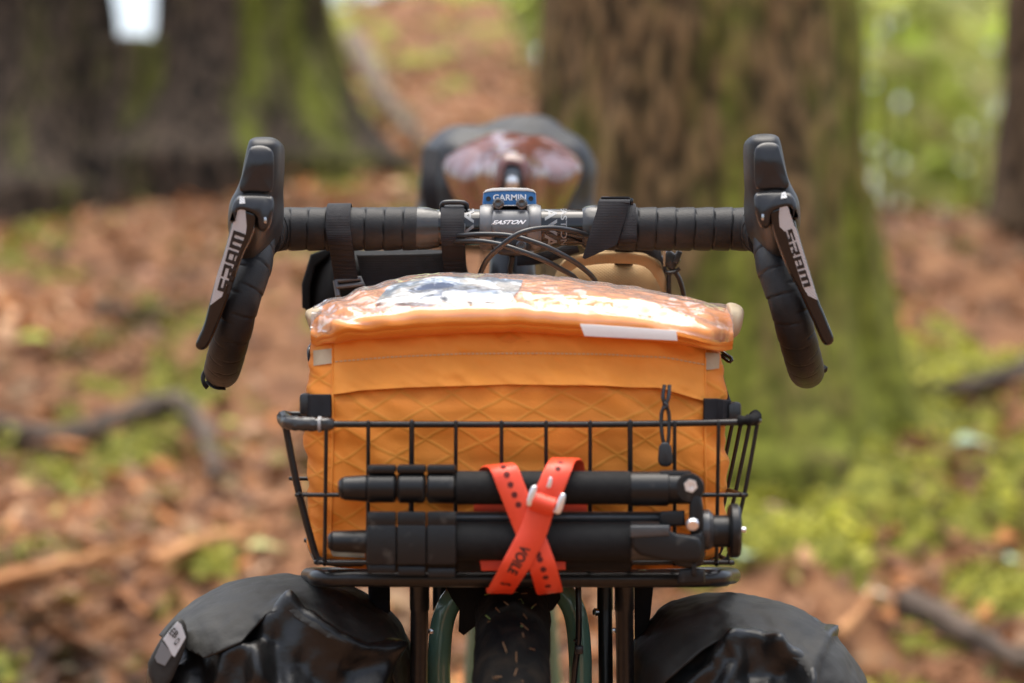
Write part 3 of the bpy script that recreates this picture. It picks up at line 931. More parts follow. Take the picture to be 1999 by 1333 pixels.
for px, py, L_, yaw, tone, lb in [
    (1905, 895, .125, .5, PG, 'large pale green leaf lying right of the big mossy trunk'),
    (1458, 1118, .085, 1.2, PG, 'pale green leaf showing beside the right end of the rack tube'),
    (1835, 845, .09, .1, (.45, .48, .30), 'pale yellowish leaf near the right foot of the mossy trunk'),
    (458, 855, .075, .8, YG, 'yellow green leaf lying on the litter left of the basket corner'),
    (1985, 1130, .08, .9, PG, 'pale green leaf at the right edge of the moss'),
    (1710, 1195, .05, .3, (.6, .5, .4), 'small pale round leaf in the moss above the right pannier'),
    (1700, 1075, .07, 2.0, OR, 'orange dead leaf on the moss right of the rack'),
    (1520, 1030, .09, .4, PK, 'pinkish brown leaf right of the tripod screw'),
    (1545, 955, .08, 1.4, OR, 'orange leaf on the bank right of the basket'),
    (230, 960, .10, 2.3, OR, 'bright orange leaf in the litter at the left'),
    (130, 900, .10, .2, OR, 'orange brown leaf at the left below the long root'),
    (520, 1105, .09, .7, (.45, .45, .18), 'pale yellow leaf just left of the rack tube end'),
    (300, 560, .10, 1.0, PK, 'pale pink leaf left of the left brake lever'),
    (75, 690, .12, .3, YG, 'yellow green leaf at the left edge level with the bag top'),
    (790, 330, .16, .6, (.55, .42, .36), 'pale leaf on the bank just left of the rear bag'),
    (1640, 1005, .06, 2.6, OR, 'small orange leaf amid the moss between basket and right edge')]:
    big_leaf(px, py, L_, yaw, tone, lb)

# ================================================================== BICYCLE
bike = thing('bicycle', 'bicycle seen head on with drop handlebar, sage green fork and maroon leather saddle', 'bicycle', (0, 0, 0))

# --- handlebar
bc = P(1000, 444, 0)                       # middle of the bar
b = MB()
b.tube([P(780, 445, 0), P(1000, 444, 0), P(1240, 443, 0)], .0159, n=40)
bar = obj('handlebar', b, K['bar'], bike)
# bar graphics, printed round the tube (letters run round the bar)
def bar_print(mb, body, x0, x1, a0, a1, bold=0.0):
    v, f = text_geo(body, bold, 0.0)
    pts = []
    for u, w in v:
        a_ = R(a0 + (a1 - a0) * u)         # angle round the tube, 0 = facing the camera, + = up
        x = x0 + (x1 - x0) * w
        q = P(x, 444, 0)
        pts.append(Vector((q.x, -math.cos(a_) * .0162, q.z + math.sin(a_) * .0162)))
    mb.add(pts, f)
def subdiv(mb, mx):
    bm = bmesh.new()
    vs_ = [bm.verts.new(v) for v in mb.v]
    for f in mb.f:
        try: bm.faces.new([vs_[i] for i in f])
        except ValueError: pass
    for _ in range(3):
        es = [e for e in bm.edges if e.calc_length() > mx]
        if not es: break
        bmesh.ops.subdivide_edges(bm, edges=es, cuts=1)
    bmesh.ops.triangulate(bm, faces=bm.faces)
    bm.verts.index_update()
    mb.v = [tuple(v.co) for v in bm.verts]; mb.f = [tuple(v.index for v in f.verts) for f in bm.faces]
    bm.free()
def wrap(mb):                              # push the printed faces back on to the round bar
    subdiv(mb, .003)
    mb.v = [(v[0], *(lambda y, z, k: (y * k, bc.z + (z) * k))(v[1], v[2] - bc.z, .0162 / math.hypot(v[1], v[2] - bc.z))) for v in mb.v]
b = MB()
bar_print(b, 'EA70', 926, 905, 95, -62, .02)
wrap(b)
obj('lettering', b, K['palegrey'], bar)
b = MB()
bar_print(b, 'AVA', 1063, 1087, 75, -80, .02)
wrap(b)
obj('lettering', b, K['palegrey'], bar)
b = MB()
bar_print(b, 'EASTON', 1094, 1106, 85, -70, .01)
wrap(b)
obj('lettering', b, K['palegrey'], bar)

# --- bar tape: one strip wound round the bar, each turn proud of the last
PITCH = .0165
def tape_r(sl, th):
    f = ((sl + th / (2 * math.pi) * PITCH * .35) / PITCH) % 1.0
    d = min(f, 1 - f) * PITCH
    return .0009 * (f - .5) + .0003 * math.sin(math.pi * f) - .0014 * math.exp(-(d / .0005) ** 2)
def tape_side(mx, dy, x_in):
    T = lambda x, y, Y: P(mx(x), y + dy, Y)
    flat = [P(x_in, 446, 0), T(700, 447, 0), T(570, 447, 0), T(535, 449, -.006), T(515, 455, -.022), T(505, 465, -.05)]
    drop = [T(500, 470, -.085), T(493, 520, -.106), T(479, 560, -.114), T(466, 600, -.116), T(456, 640, -.110), T(446, 676, -.095), T(438, 706, -.070), T(434, 720, -.040), T(432.5, 724, -.005), T(432, 723, .045)]
    return flat, drop
ML = lambda x: x
MR = lambda x: 1002 + (1002 - x) * 1.006
for side, mx, dy, xin in ((-1, ML, 0, 815), (1, MR, 0, 1172)):
    flat, drop = tape_side(mx, dy, xin)
    b = MB()
    b.tube(smooth_open(flat, step=.0009), .0186, n=36, rfun=tape_r)
    tp = obj('bar_tape', b, K['tape'], bike, ang=60)
    b = MB()
    pd = smooth_open(drop, step=.0009)
    b.tube(pd, [.0160 - .0012 * i / len(pd) for i in range(len(pd))], n=32, rfun=lambda a_, t_: .7 * tape_r(a_ * .85, t_))
    dp = obj('drop_tape', b, K['tape'], bike, ang=60)
    # torn end of the tape curling off the drop
    b = MB()
    T = lambda x, y, Y: P(mx(x), y + dy, Y)
    if side < 0:
        b.ribbon(smooth_open([T(402, 722, -.03), T(396, 735, -.034), T(398, 748, -.036), T(405, 757, -.034)], step=.002), (1, .6, 0), .004, .0012)
        b.ribbon(smooth_open([T(402, 745, -.03), T(420, 757, -.036), T(440, 759, -.034)], step=.002), (0, .6, .4), .003, .0012)
    else:
        b.ribbon(smooth_open([P(1600, 700, -.03), P(1604, 712, -.036), P(1612, 720, -.036), P(1608, 726, -.034)], step=.002), (1, .6, 0), .005, .0012)
        b.ribbon(smooth_open([P(1594, 690, -.035), P(1598, 697, -.04), P(1603, 704, -.038)], step=.002), (1, .6, 0), .004, .0012)
    obj('tape_end', b, K['tape'], dp)
    # shiny electrical tape that finishes the wrap at the clamp side
    b = MB()
    if side < 0:
        b.tube([P(812, 446, 0), P(818, 446, 0), P(835, 446, 0), P(850, 446, 0), P(857, 446, 0)], [.0184, .0190, .0183, .0170, .0162], n=36,
               rfun=lambda sl, th: .0006 * noise.noise(Vector((sl * 160, math.cos(th) * 2, math.sin(th) * 2))))
    else:
        b.tube([P(1136, 445, 0), P(1141, 445, 0), P(1150, 445, 0), P(1165, 445, 0), P(1180, 445, 0)], [.0164, .0184, .0196, .0200, .0190], n=36,
               rfun=lambda sl, th: .0011 * noise.noise(Vector((sl * 130, math.cos(th) * 2, math.sin(th) * 2))))
    obj('finishing_tape', b, K['etape'], bike)

# --- brake hoods and levers
HOOD = [(268, 506, 526, -.126, -.114), (270, 496, 536, -.136, -.106), (275, 488, 545, -.143, -.099), (283, 485, 551, -.148, -.094), (295, 482, 552.5, -.150, -.091), (320, 477, 552, -.151, -.088),
        (350, 471, 550.5, -.149, -.083), (372, 463, 548.5, -.149, -.066), (392, 454, 547, -.151, -.034), (412, 450, 545.5, -.152, -.014),
        (441, 449, 542.5, -.149, -.006), (460, 452, 538, -.145, -.005), (480, 459, 530, -.137, -.007), (500, 467, 520, -.126, -.014), (514, 474, 511, -.117, -.028), (524, 484, 502, -.108, -.05)]
def Yfront(row):
    rs = [h[0] for h in HOOD]; return float(np.interp(row, rs, [h[3] for h in HOOD]))
PANEL = [(484, 300), (487, 289), (496, 284), (512, 283), (525, 287), (533, 296), (535, 311), (534, 372), (522, 377), (490, 374), (470, 376), (466, 362), (472, 345)]
SHELF = [(470, 380), (492, 377), (522, 379), (534, 384), (535, 405), (531, 433), (523, 450), (511, 453), (503, 444), (503, 418), (466, 406), (459, 420), (453, 440), (450, 425), (452, 403), (460, 386)]
LEVL = [(464, 405), (484, 409), (503, 416), (500, 441), (492, 465), (475, 497), (459, 542), (443, 591), (427, 631), (413, 664), (406, 677), (396, 684), (386, 682), (381, 675), (384, 664), (398, 635), (409, 591), (423, 538), (439, 489), (451, 441), (459, 412)]
LEVR = [(1499, 411), (1503, 429), (1510.5, 458), (1521, 488), (1532.5, 517), (1546, 544), (1559.5, 566), (1575, 602), (1586, 625), (1598, 654), (1605, 669), (1613, 675), (1622, 673), (1628, 666), (1627, 656), (1618, 634), (1608, 609), (1598, 587), (1577.5, 519), (1564, 474), (1555, 443), (1545, 405), (1540, 399), (1521, 402)]
DECL = [(465, 407), (479, 410), (481.5, 441), (479.5, 457), (462, 502), (446, 548), (437, 568), (433, 579), (425, 585), (410, 596), (423, 541), (439, 492), (452, 446), (460, 414)]
DECR = [(1522, 404), (1537, 401.5), (1541, 410), (1550, 439), (1554.5, 447), (1563, 475), (1576.5, 520), (1596.5, 586), (1577.5, 577), (1571, 566), (1568, 561), (1533, 454), (1522, 442), (1520.5, 423)]
HATL = [(468, 384), (477, 384), (479, 397), (467, 398)]
HATR = [(1526, 376), (1533, 374), (1537, 386), (1524, 388)]
TXL = ((447, 574), (479, 457), (456, 449), (424, 566))
TXR = ((1531, 452), (1569.5, 561), (1583, 558), (1546, 446))
def ylev(row):                             # face of the lever blade: hangs, and kicks forward at the tip
    return -.1585 + .024 * (row - 420) / 260
GLY = {'S': [(0, 1, .78, 1), (0, .3, .4, .78), (.3, 1, .4, .6), (.7, 1, .0, .4), (0, .7, 0, .2)],
       'R': [(0, .26, 0, .52), (0, 1, .8, 1), (.72, 1, .52, .8), (0, 1, .36, .52), (.5, .85, .18, .36), (.72, 1, 0, .18)],
       'A': [(0, .28, 0, .8), (.72, 1, 0, .8), (0, 1, .8, 1), (.28, .72, .3, .46)],
       'M': [(0, 1, .8, 1), (0, .22, 0, .8), (.39, .61, 0, .8), (.78, 1, 0, .8)]}
def block_word(mb, quad, Yfn):
    q = quad_map(*quad)
    cells = [('S', 0, .2), ('R', .235, .44), ('A', .475, .68), ('M', .715, 1)]
    for ch, u0, u1 in cells:
        for i, (a, c, d, e) in enumerate(GLY[ch]):
            ps = [q(u0 + (u1 - u0) * a, d), q(u0 + (u1 - u0) * c, d), q(u0 + (u1 - u0) * c, e), q(u0 + (u1 - u0) * a, e)]
            mb.add([P(x, y, Yfn(y) - .00008 * i) for x, y in ps], [(0, 1, 2, 3)])
for side, mx, dy, LEV, DEC, HAT, TX in ((-1, ML, 0, LEVL, DECL, HATL, TXL), (1, MR, -6, LEVR, DECR, HATR, TXR)):
    rings = []
    for row, xl, xr, yf, yb in HOOD:
        yc, ay = (yf + yb) / 2, (yb - yf) / 2
        A_, B_ = P(mx(xl), row + dy, yf * .6 + yb * .4), P(mx(xr), row + dy, yf * .6 + yb * .4)
        xc, ax, z = (A_.x + B_.x) / 2, abs(B_.x - A_.x) / 2, A_.z
        n = 44; rg = []
        for j in range(n):
            th = 2 * math.pi * j / n
            c_, s_ = math.cos(th), math.sin(th)
            e = 2 / 3.0
            rg.append((xc + ax * math.copysign(abs(c_) ** e, c_), yc + ay * math.copysign(abs(s_) ** e, s_), z))
        rings.append(rg)
    # finer rows
    fine = []
    rows = len(rings)
    for i in range(rows - 1):
        for k in range(4):
            t = k / 4
            p0, p1, p2, p3 = rings[max(i - 1, 0)], rings[i], rings[i + 1], rings[min(i + 2, rows - 1)]
            fine.append([tuple(.5 * ((2 * p1[j][a]) + (p2[j][a] - p0[j][a]) * t + (2 * p0[j][a] - 5 * p1[j][a] + 4 * p2[j][a] - p3[j][a]) * t * t
                         + (3 * p1[j][a] - p0[j][a] - 3 * p2[j][a] + p3[j][a]) * t ** 3) for a in range(3)) for j in range(len(p1))])
    fine.append(rings[-1])
    b = MB(); b.rings(fine)
    hood = obj('brake_hood', b, K['rubber'], bike, ang=70)
    tr = lambda pts: [(mx(x), y + dy) for x, y in pts]
    b = MB()
    b.slab(tr(PANEL), lambda r_: Yfront(r_ - dy) - .0035, lambda r_: Yfront(r_ - dy) + .012, r=.0022, sm=2, dome=.0016)
    obj('cover_panel', b, K['panel'], hood, ang=60)
    b = MB()
    b.slab(tr(SHELF), lambda r_: Yfront(r_ - dy) - float(np.interp(r_ - dy, [372, 385, 410, 455], [.003, .0085, .0105, .0085])), lambda r_: Yfront(r_ - dy) + .012, r=.003, sm=2)
    obj('lever_bracket', b, K['panel'], hood, ang=60)
    b = MB()
    b.rbox(P(mx(518), 430 + dy, -.1615), (.0022, .0012, .0052), .0006)
    obj('pivot_pin', b, K['steel'], hood)
    b = MB()
    b.slab(tr([(462, 397), (480, 400), (504, 407), (504, 420), (484, 415), (461, 408)]), -.152, -.14, r=.001)
    obj('lever_slot', b, K['black'], hood)
    b = MB()
    b.slab(LEV, ylev, lambda r_: ylev(r_) + .014, r=.0035, seg=4, sm=1)
    blade = obj('lever_blade', b, K['gloss'], hood, ang=60)
    b = MB()
    b.slab(DEC, lambda r_: ylev(r_) - .0004, lambda r_: ylev(r_) + .0012, r=.0001, seg=1)
    b.slab(HAT, lambda r_: Yfront(r_ - dy) - float(np.interp(r_ - dy, [372, 385, 410], [.004, .0093, .011])), lambda r_: Yfront(r_ - dy), r=.0001, seg=1)
    obj('lever_decal', b, K['silver'], hood, ang=30)
    b = MB()
    block_word(b, TX, lambda r_: ylev(r_) - .0007)
    obj('lettering', b, K['black'], hood)

# --- stem and its faceplate
b = MB()
b.tube([Vector((bc.x, 0.0, bc.z)), Vector((bc.x, .105, bc.z + .012))], [.0185, .0165], n=28)
b.tube([Vector((bc.x, .105, bc.z - .03)), Vector((bc.x, .105, bc.z + .035))], .0195, n=28)
obj('stem', b, K['satin'], bike)
def facey(px, py):
    """outside of the clamp, curved round the bar"""
    q = P(px, py, 0)
    r = .0205
    dz = q.z - bc.z
    return -math.sqrt(max(r * r - dz * dz, 1e-6)) if abs(dz) < r * .93 else -r * .367
b = MB()
FW = [(391, 966, 982), (396, 963, 985), (400, 962, 1037), (404, 961, 1036), (410, 960, 1038), (418, 957, 1040), (428, 955, 1042), (440, 955, 1043), (450, 957, 1040), (458, 962, 1034)]
def fp(u, v, off=0):
    row = 401 + (459 - 401) * v
    xl = np.interp(row, [401, 408, 416, 426, 440, 450, 459], [962, 961, 959, 957, 956, 958, 966])
    xr = np.interp(row, [401, 408, 416, 426, 440, 450, 459], [1030, 1031, 1034, 1036, 1037, 1035, 1028])
    x = xl + (xr - xl) * u
    q = P(x, row, 0)
    dz = q.z - bc.z
    r = .0212 + off
    y = -math.sqrt(max(r * r - dz * dz, (r * .35) ** 2))
    ed = min(u, 1 - u)
    y += .0035 * max(0, 1 - ed / .07) ** 2
    if dz > .013: y = min(y, -.0155 - off)
    return P(x, row, y)
b.shell(lambda u, v: fp(u, v), lambda u, v: fp(u, v, -.0038), 28, 28)
# the two ears that carry the upper bolts
for cx in (973, 1018.5):
    b.slab([(cx + 11.5 * math.cos(a_ * math.pi / 10), 398 + 11.5 * math.sin(a_ * math.pi / 10)) for a_ in range(20)], -.0158, .004, r=.0015, seg=3)
b.slab([(962, 400), (1031, 400), (1031, 412), (961, 412)], -.0155, -.004, r=.001)
face = obj('stem_faceplate', b, K['satin'], bike, ang=50)
# rounded flanks of the clamp
for cx in (951, 1042):
    b = MB()
    c_ = P(cx, 444, 0)
    b.lathe([(.0165, -.0065), (.0188, -.006), (.0202, -.003), (.0205, .0), (.0202, .003), (.0188, .006), (.0165, .0065)], (c_.x, 0, bc.z), (1, 0, 0), n=36)
    obj('clamp_flank', b, K['satin'], face)
b = MB()
print_text(b, 'EASTON', ((959, 438), (1024, 437.5), (1028, 429), (963, 430)), lambda x, y: fp((x - 957) / 79, (y - 401) / 58).y - .0006, bold=.035, shear=.25)
subdiv(b, .002)
obj('lettering', b, K['white'], face)
def socket_bolt(cx, cy, Y, r=.0036, mb_=None, parent=None):
    c_ = P(cx, cy, Y)
    b = MB()
    b.lathe([(r * 1.25, .003), (r * 1.25, .0006), (r, .0002), (r, -.0028), (r * .9, -.0034), (r * .62, -.0034), (r * .58, -.003), (r * .55, .0), (.0001, .0002)], c_, (0, 1, 0), n=24)
    obj('bolt', b, K['darksteel'], parent)
for cx, cy, Y in ((972.5, 396, -.0165), (1018.5, 396, -.0165), (1017.5, 479, -.0165), (973, 479, -.0165)):
    socket_bolt(cx, cy, Y, parent=face)
b = MB()                                   # lower lip of the clamp behind the cables
b.slab([(956, 458), (1040, 458), (1040, 480), (1030, 496), (1000, 500), (968, 496), (958, 480)], -.013, .03, r=.003, sm=1)
obj('clamp_lip', b, K['panel'], bike)

# --- frame
CX = bc.x
AX = Vector((CX, -.075, .352))             # front axle
b = MB()
b.tube([(CX, .086, .905), (CX, .045, .78)], .0235, n=28)
b.tube([(CX, .095, .97), (CX, .47, .87)], .0165, n=20)
b.tube([(CX, .05, .83), (CX, .42, .30)], .021, n=20)
b.tube([(CX, .42, .30), (CX, .50, .92)], .0165, n=20)
for s_ in (-1, 1):
    b.tube([(CX + s_ * .02, .48, .86), (CX + s_ * .062, .92, .352)], .0085, n=12)
    b.tube([(CX + s_ * .03, .42, .30), (CX + s_ * .062, .92, .352)], .0095, n=12)
obj('frame', b, K['sage'], bike)
b = MB()
b.tube([(CX, .103, bc.z - .02), (CX, .0865, .904)], [.0205, .0245], n=28)
obj('headset_spacer', b, K['panel'], bike)
b = MB()
b.tube([(CX, .49, .88), (CX, .555, 1.045)], .0136, n=20)
obj('seatpost', b, K['gloss'], bike)
# fork: crown, two bowed blades, carried forward to the axle
b = MB()
def fk(pts): return smooth_open(pts, step=.006)
blade_l = fk([P(1000, 1145, -.05), P(935, 1140, -.062), P(897, 1156, -.066), P(874, 1185, -.068), P(862, 1225, -.068), P(857, 1290, -.07), P(857, 1340, -.07), Vector((CX - .059, -.075, .47)), Vector((CX - .059, -.075, .352))])
blade_r = fk([P(1000, 1145, -.05), P(1065, 1140, -.062), P(1098, 1156, -.066), P(1118, 1185, -.068), P(1128, 1225, -.068), P(1133, 1290, -.07), P(1133, 1340, -.07), Vector((CX + .059, -.075, .47)), Vector((CX + .059, -.075, .352))])
b.tube(blade_l, .0098, n=20); b.tube(blade_r, .0098, n=20)
obj('fork', b, K['sage'], bike)
b = MB()
b.slab([(868, 1140), (1092, 1140), (1094, 1168), (1080, 1190), (1062, 1200), (1040, 1185), (1000, 1178), (960, 1185), (938, 1215), (905, 1240), (895, 1232), (897, 1190), (880, 1165)], -.082, -.058, r=.002, seg=2)
cb = obj('crown_bracket', b, K['dark'], bike)
b = MB()
c_ = P(1019, 1157, -.0825)
b.lathe([(.0052, .002), (.0056, -.001), (.0044, -.0018), (.003, -.0016), (.0026, .0006), (.0001, .001)], c_, (0, 1, 0), n=24)
obj('bolt', b, K['satin'], cb)
# wheels
def wheel(name, ax, rad, tr, knob):
    w = MB()
    N_ = 150
    rings = []
    for i in range(N_):
        a_ = 2 * math.pi * i / N_
        ring = []
        for j in range(28):
            t = 2 * math.pi * j / 28
            x = math.cos(t) * tr
            o_ = math.sin(t) * tr
            k = 0
            if o_ > 0:
                k = knob * .8 * noise.noise(Vector((math.cos(a_) * 24, math.sin(a_) * 24, x * 90)))
                k += knob * 1.5 * (1 if ((i + (j // 3) % 2 * 2) % 4 < 2 and j % 3 < 2) else 0)
            rr = rad - tr + (o_ + k * (o_ / tr))
            ring.append((ax.x + x * (1 + .12 * abs(noise.noise(Vector((a_ * 12, x * 40, 2))))), ax.y + math.cos(a_) * rr, ax.z + math.sin(a_) * rr))
        rings.append(ring)
    w.rings(rings, closed=True)
    ty = obj(name, w, K['mud'], bike, ang=70)
    r_ = MB()
    prof = [(.0125, rad - tr * 2 + .006), (.0125, rad - tr * 2 - .014), (.004, rad - tr * 2 - .022), (-.004, rad - tr * 2 - .022), (-.0125, rad - tr * 2 - .014), (-.0125, rad - tr * 2 + .006)]
    r_.rings([[(ax.x + x, ax.y + math.cos(2 * math.pi * i / 72) * q, ax.z + math.sin(2 * math.pi * i / 72) * q) for x, q in prof] for i in range(72)], closed=True)
    obj('rim', r_, K['gloss'], ty)
    for i in range(28):
        a_ = 2 * math.pi * i / 28; s_ = 1 if i % 2 else -1
        sp = MB()
        sp.tube([(ax.x + s_ * .028, ax.y + math.cos(a_ + .25 * s_) * .02, ax.z + math.sin(a_ + .25 * s_) * .02), (ax.x + s_ * .003, ax.y + math.cos(a_) * (rad - tr * 2 - .018), ax.z + math.sin(a_) * (rad - tr * 2 - .018))], .001, n=5)
        obj('spoke', sp, K['steel'], ty)
    h = MB(); h.lathe([(.006, -.06), (.012, -.05), (.022, -.032), (.014, -.024), (.014, .024), (.022, .032), (.012, .05), (.006, .06)], ax, (1, 0, 0), n=20)
    obj('hub', h, K['gloss'], ty)
    return ty
tyre = wheel('front_wheel', AX, .352, .0295, .0026)
wheel('rear_wheel', Vector((CX, .92, .352)), .352, .027, .002)
# needles and grass stuck in the mud of the front tyre
b = MB(); b2 = MB()
for i in range(56):
    a_ = R(92 + rng.random() * 60); x = (rng.random() - .5) * .044
    rr = .352 - .0295 + math.sqrt(.0295 ** 2 - x * x) + .0022
    c_ = Vector((AX.x + x, AX.y + math.cos(a_) * rr, AX.z + math.sin(a_) * rr))
    d_ = Vector((rng.normal() * .6, math.cos(a_ + math.pi / 2) * rng.normal(), math.sin(a_ + math.pi / 2) * rng.normal())).normalized() * (.0022 + rng.random() * .0042)
    (b if i % 6 else b2).tube([c_ - d_, c_, c_ + d_], .00042, n=5)
K['needle'] = mat('pine_needle', (.20, .10, .04), .7)
K['blade'] = mat('grass_scrap', (.16, .24, .06), .6)
obj('pine_needle', b, K['needle'], tyre, kind='stuff'); obj('grass_scrap', b2, K['blade'], tyre, kind='stuff')

# --- cables
for pts in ([(935, 540, .01), (946, 515, -.035), (959, 498, -.052), (986, 474, -.066), (1013, 456, -.070), (1045, 447, -.066), (1081, 445, -.055), (1116, 450, -.040), (1145, 459, -.022), (1170, 470, -.004)],
            [(880, 462, -.01), (908, 459, -.026), (945, 457.5, -.040), (986, 459, -.048), (1021, 466, -.05), (1067, 482, -.05), (1108, 503, -.045), (1135, 521, -.034), (1160, 545, -.014), (1166, 575, .015)],
            [(880, 472, -.012), (908, 471, -.028), (937, 471, -.044), (975, 477, -.054), (1008, 487, -.057), (1054, 504, -.054), (1089, 522, -.043), (1124, 544, -.02), (1140, 580, .012)]):
    b = MB(); b.tube(smooth_open(PL(pts), step=.003), .0023, n=14)
    obj('cable', b, K['cable'], bike, ang=70)
b = MB(); b.tube(smooth_open(PL([(1000, 500, .02), (1003, 540, .03), (1090, 560, .05)]), step=.004), .0022, n=10)
obj('cable', b, K['cable'], bike)
b = MB(); b.tube(smooth_open(PL([(1128, 1110, -.085), (1129, 1150, -.09), (1130, 1200, -.092), (1129, 1250, -.09), (1123, 1300, -.088), (1119, 1345, -.085)]), step=.004), .0026, n=12)
cab = obj('brake_hose', b, K['cable'], bike)
b = MB(); b.rbox(P(1130, 1268, -.09), (.0072, .009, .007), .0012)
b.tube([P(1121, 1250, -.095), P(1125, 1251, -.097)], .0012, n=8)
obj('hose_clip', b, K['plastic'], cab)

# --- front rack bolted to the fork
b = MB()
hoop = smooth_open([P(700, 1129, -.172), P(1000, 1130, -.174), P(1330, 1130, -.172), P(1390, 1129, -.166), P(1413, 1128, -.150), P(1412, 1126, -.12), P(1395, 1122, .02), P(1000, 1118, .055), P(635, 1122, .02),
                    P(620, 1126, -.12), P(618, 1128, -.150), P(640, 1129, -.166), P(700, 1129, -.172)], step=.005)
b.tube(hoop[:-1], .0068, n=18, closed=True)
rack = obj('front_rack', b, K['wire'], bike, ang=70)
for xa in (760, 890, 1000, 1110, 1250):
    b = MB(); b.tube([P(xa, 1126, -.168), P(1000 + (xa - 1000) * 1.02, 1118, .05)], .0042, n=10)
    obj('cross_bar', b, K['wire'], rack)
for xa, Yt, Yb_, r in ((819, -.14, -.12, .0078), (1219, -.14, -.12, .0078), (1181, -.04, -.05, .0066), (860, -.04, -.05, .0066)):
    b = MB()
    x2 = xa + (2 if xa > 1000 else -2)
    b.tube([P(xa, 1128, Yt), P(xa, 1190, Yt * .9 + Yb_ * .1), P(xa, 1190.5, Yt * .9 + Yb_ * .1), P(x2, 1360, Yb_), Vector((P(x2, 1360, Yb_).x, -.08, .36))], [r * 1.02, r * 1.02, r * .93, r * .93, r * .93], n=16)
    obj('strut', b, K['wire'], rack)
b = MB()
for px, py in ((842, 1232), (1199, 1231)):
    b.lathe([(.0001, -.004), (.0016, -.0035), (.0022, -.001), (.0022, .002)], P(px, py, -.115), (1 if px < 1000 else -1, 0, 0), n=12)
    b.lathe([(.0001, -.003), (.0018, -.0026), (.0024, 0), (.0018, .0026), (.0001, .003)], P(px, py, -.125), (0, 1, 0), n=14)
b.lathe([(.0030, .002), (.0036, -.001), (.0024, -.0022), (.0001, -.0024)], P(1163, 1195, -.06), (1, .3, 0), n=14)
obj('bolt', b, K['steel'], rack)
b = MB(); b.slab([(1238, 1140), (1276, 1140), (1270, 1200), (1262, 1245), (1250, 1345), (1240, 1345)], -.06, -.04, r=.0008)
obj('hook_plate', b, K['dark'], rack)
b = MB(); b.slab([(728, 1130), (760, 1130), (762, 1190), (756, 1260), (724, 1260), (720, 1190)], -.06, -.055, r=.0006)
obj('hook_plate', b, K['dark'], rack)

# --- saddle
b = MB()
SD = [(.500, .014, 1.098, .022), (.506, .019, 1.104, .032), (.525, .0215, 1.108, .040), (.56, .024, 1.110, .046), (.60, .030, 1.112, .052), (.64, .044, 1.117, .058), (.68, .066, 1.130, .066),
      (.72, .082, 1.141, .074), (.75, .0880, 1.149, .080), (.775, .086, 1.151, .076), (.79, .077, 1.149, .05), (.797, .05, 1.145, .02)]
def saddle_ring(y, w, zt, sk, inner):
    k = .0042 if inner else 0
    ring = []
    n = 30
    for j in range(n + 1):
        t = -1 + 2 * j / n
        a_ = abs(t)
        if a_ < .62:
            x = w * (a_ / .62) * .93; z = zt - .004 * (1 - (a_ / .62) ** 2) * (1 if w > .05 else 0) - .034 * (a_ / .62) ** 2.4 * min(1, w / .06)
        else:
            q = (a_ - .62) / .38
            x = w * (.93 + .07 * math.sin(min(1, q * 2.2) * math.pi / 2) - .42 * q ** 1.7 * min(1, w / .05)); z = zt - .034 * min(1, w / .06) - sk * (q ** 1.3)
        p = Vector((CX + math.copysign(x, t), y, z))
        wv = .004 * noise.noise(p * 26) + .002 * noise.noise(p * 60)
        d_ = Vector((p.x - CX, 0, p.z - (zt - sk * .8))).normalized()
        ring.append(p + d_ * wv - d_ * k)
    return ring
fine = []
for i in range(len(SD) - 1):
    for k in range(5):
        fine.append(tuple(SD[i][a] + (SD[i + 1][a] - SD[i][a]) * k / 5 for a in range(4)))
fine.append(SD[-1])
rings = [saddle_ring(*q, False) + saddle_ring(*q, True)[::-1] for q in fine]
b.rings(rings)
sad = obj('saddle', b, K['leather'], bike, ang=70)
b = MB()
for s_ in (-1, 1):
    b.tube(smooth_open([(CX + s_ * .006, .515, 1.075), (CX + s_ * .018, .56, 1.058), (CX + s_ * .022, .65, 1.058), (CX + s_ * .04, .77, 1.09)], step=.008), .0035, n=10)
    obj
b.rbox((CX, .512, 1.074), (.03, .012, .030), .003)
obj('rail', b, K['darksteel'], sad)
b = MB(); b.lathe([(.0001, -.006), (.006, -.004), (.0085, 0), (.007, .004), (.0001, .005)], (CX, .504, 1.072), (0, 1, 0), n=18)
obj('tension_bolt', b, K['alu'], sad)
b = MB()
for s_ in (-1, 1):
    b.ribbon([(CX + s_ * .016, .52, 1.062), (CX + s_ * .03, .56, 1.02), (CX + s_ * .035, .60, .97)], (0, 1, 0), .016, .002)
obj('saddle_strap', b, K['web'], sad)

# ================================================================== THINGS CARRIED
# --- bike computer on the stem
t = thing('bike_computer', 'small blue and white bike computer mounted above the stem', 'bike computer', P(996, 392, .005))
b = MB()
b.slab([(944, 377), (950, 371), (963, 368.5), (996, 367.5), (1030, 369), (1041, 372), (1046, 378), (1047, 398), (1049, 412), (943, 412), (942, 396)], .002, .06, r=.0016, seg=3, sm=0)
body = obj('casing', b, K['blue'], t)
b = MB()
b.slab([(943, 376.5), (950, 370.5), (963, 367.6), (996, 366.4), (1030, 367.8), (1041, 371), (1046.5, 377), (1042, 375), (1030, 373.2), (996, 372.5), (963, 373.2), (950, 375)], .0012, .062, r=.0006, seg=2)
obj('screen_bezel', b, K['ivory'], t)
b = MB()
b.slab([(945, 399), (962, 399), (962, 413), (946, 413)], .0012, .02, r=.0008); b.slab([(1030, 399), (1045, 399), (1046, 413), (1031, 413)], .0012, .02, r=.0008)
obj('mount_foot', b, K['ivory'], t)
b = MB(); print_text(b, 'GARMIN', ((962.5, 391.5), (1027, 391), (1027, 379), (962.5, 379.3)), .0014, bold=.02)
obj('lettering', b, K['white'], t)
b = MB()
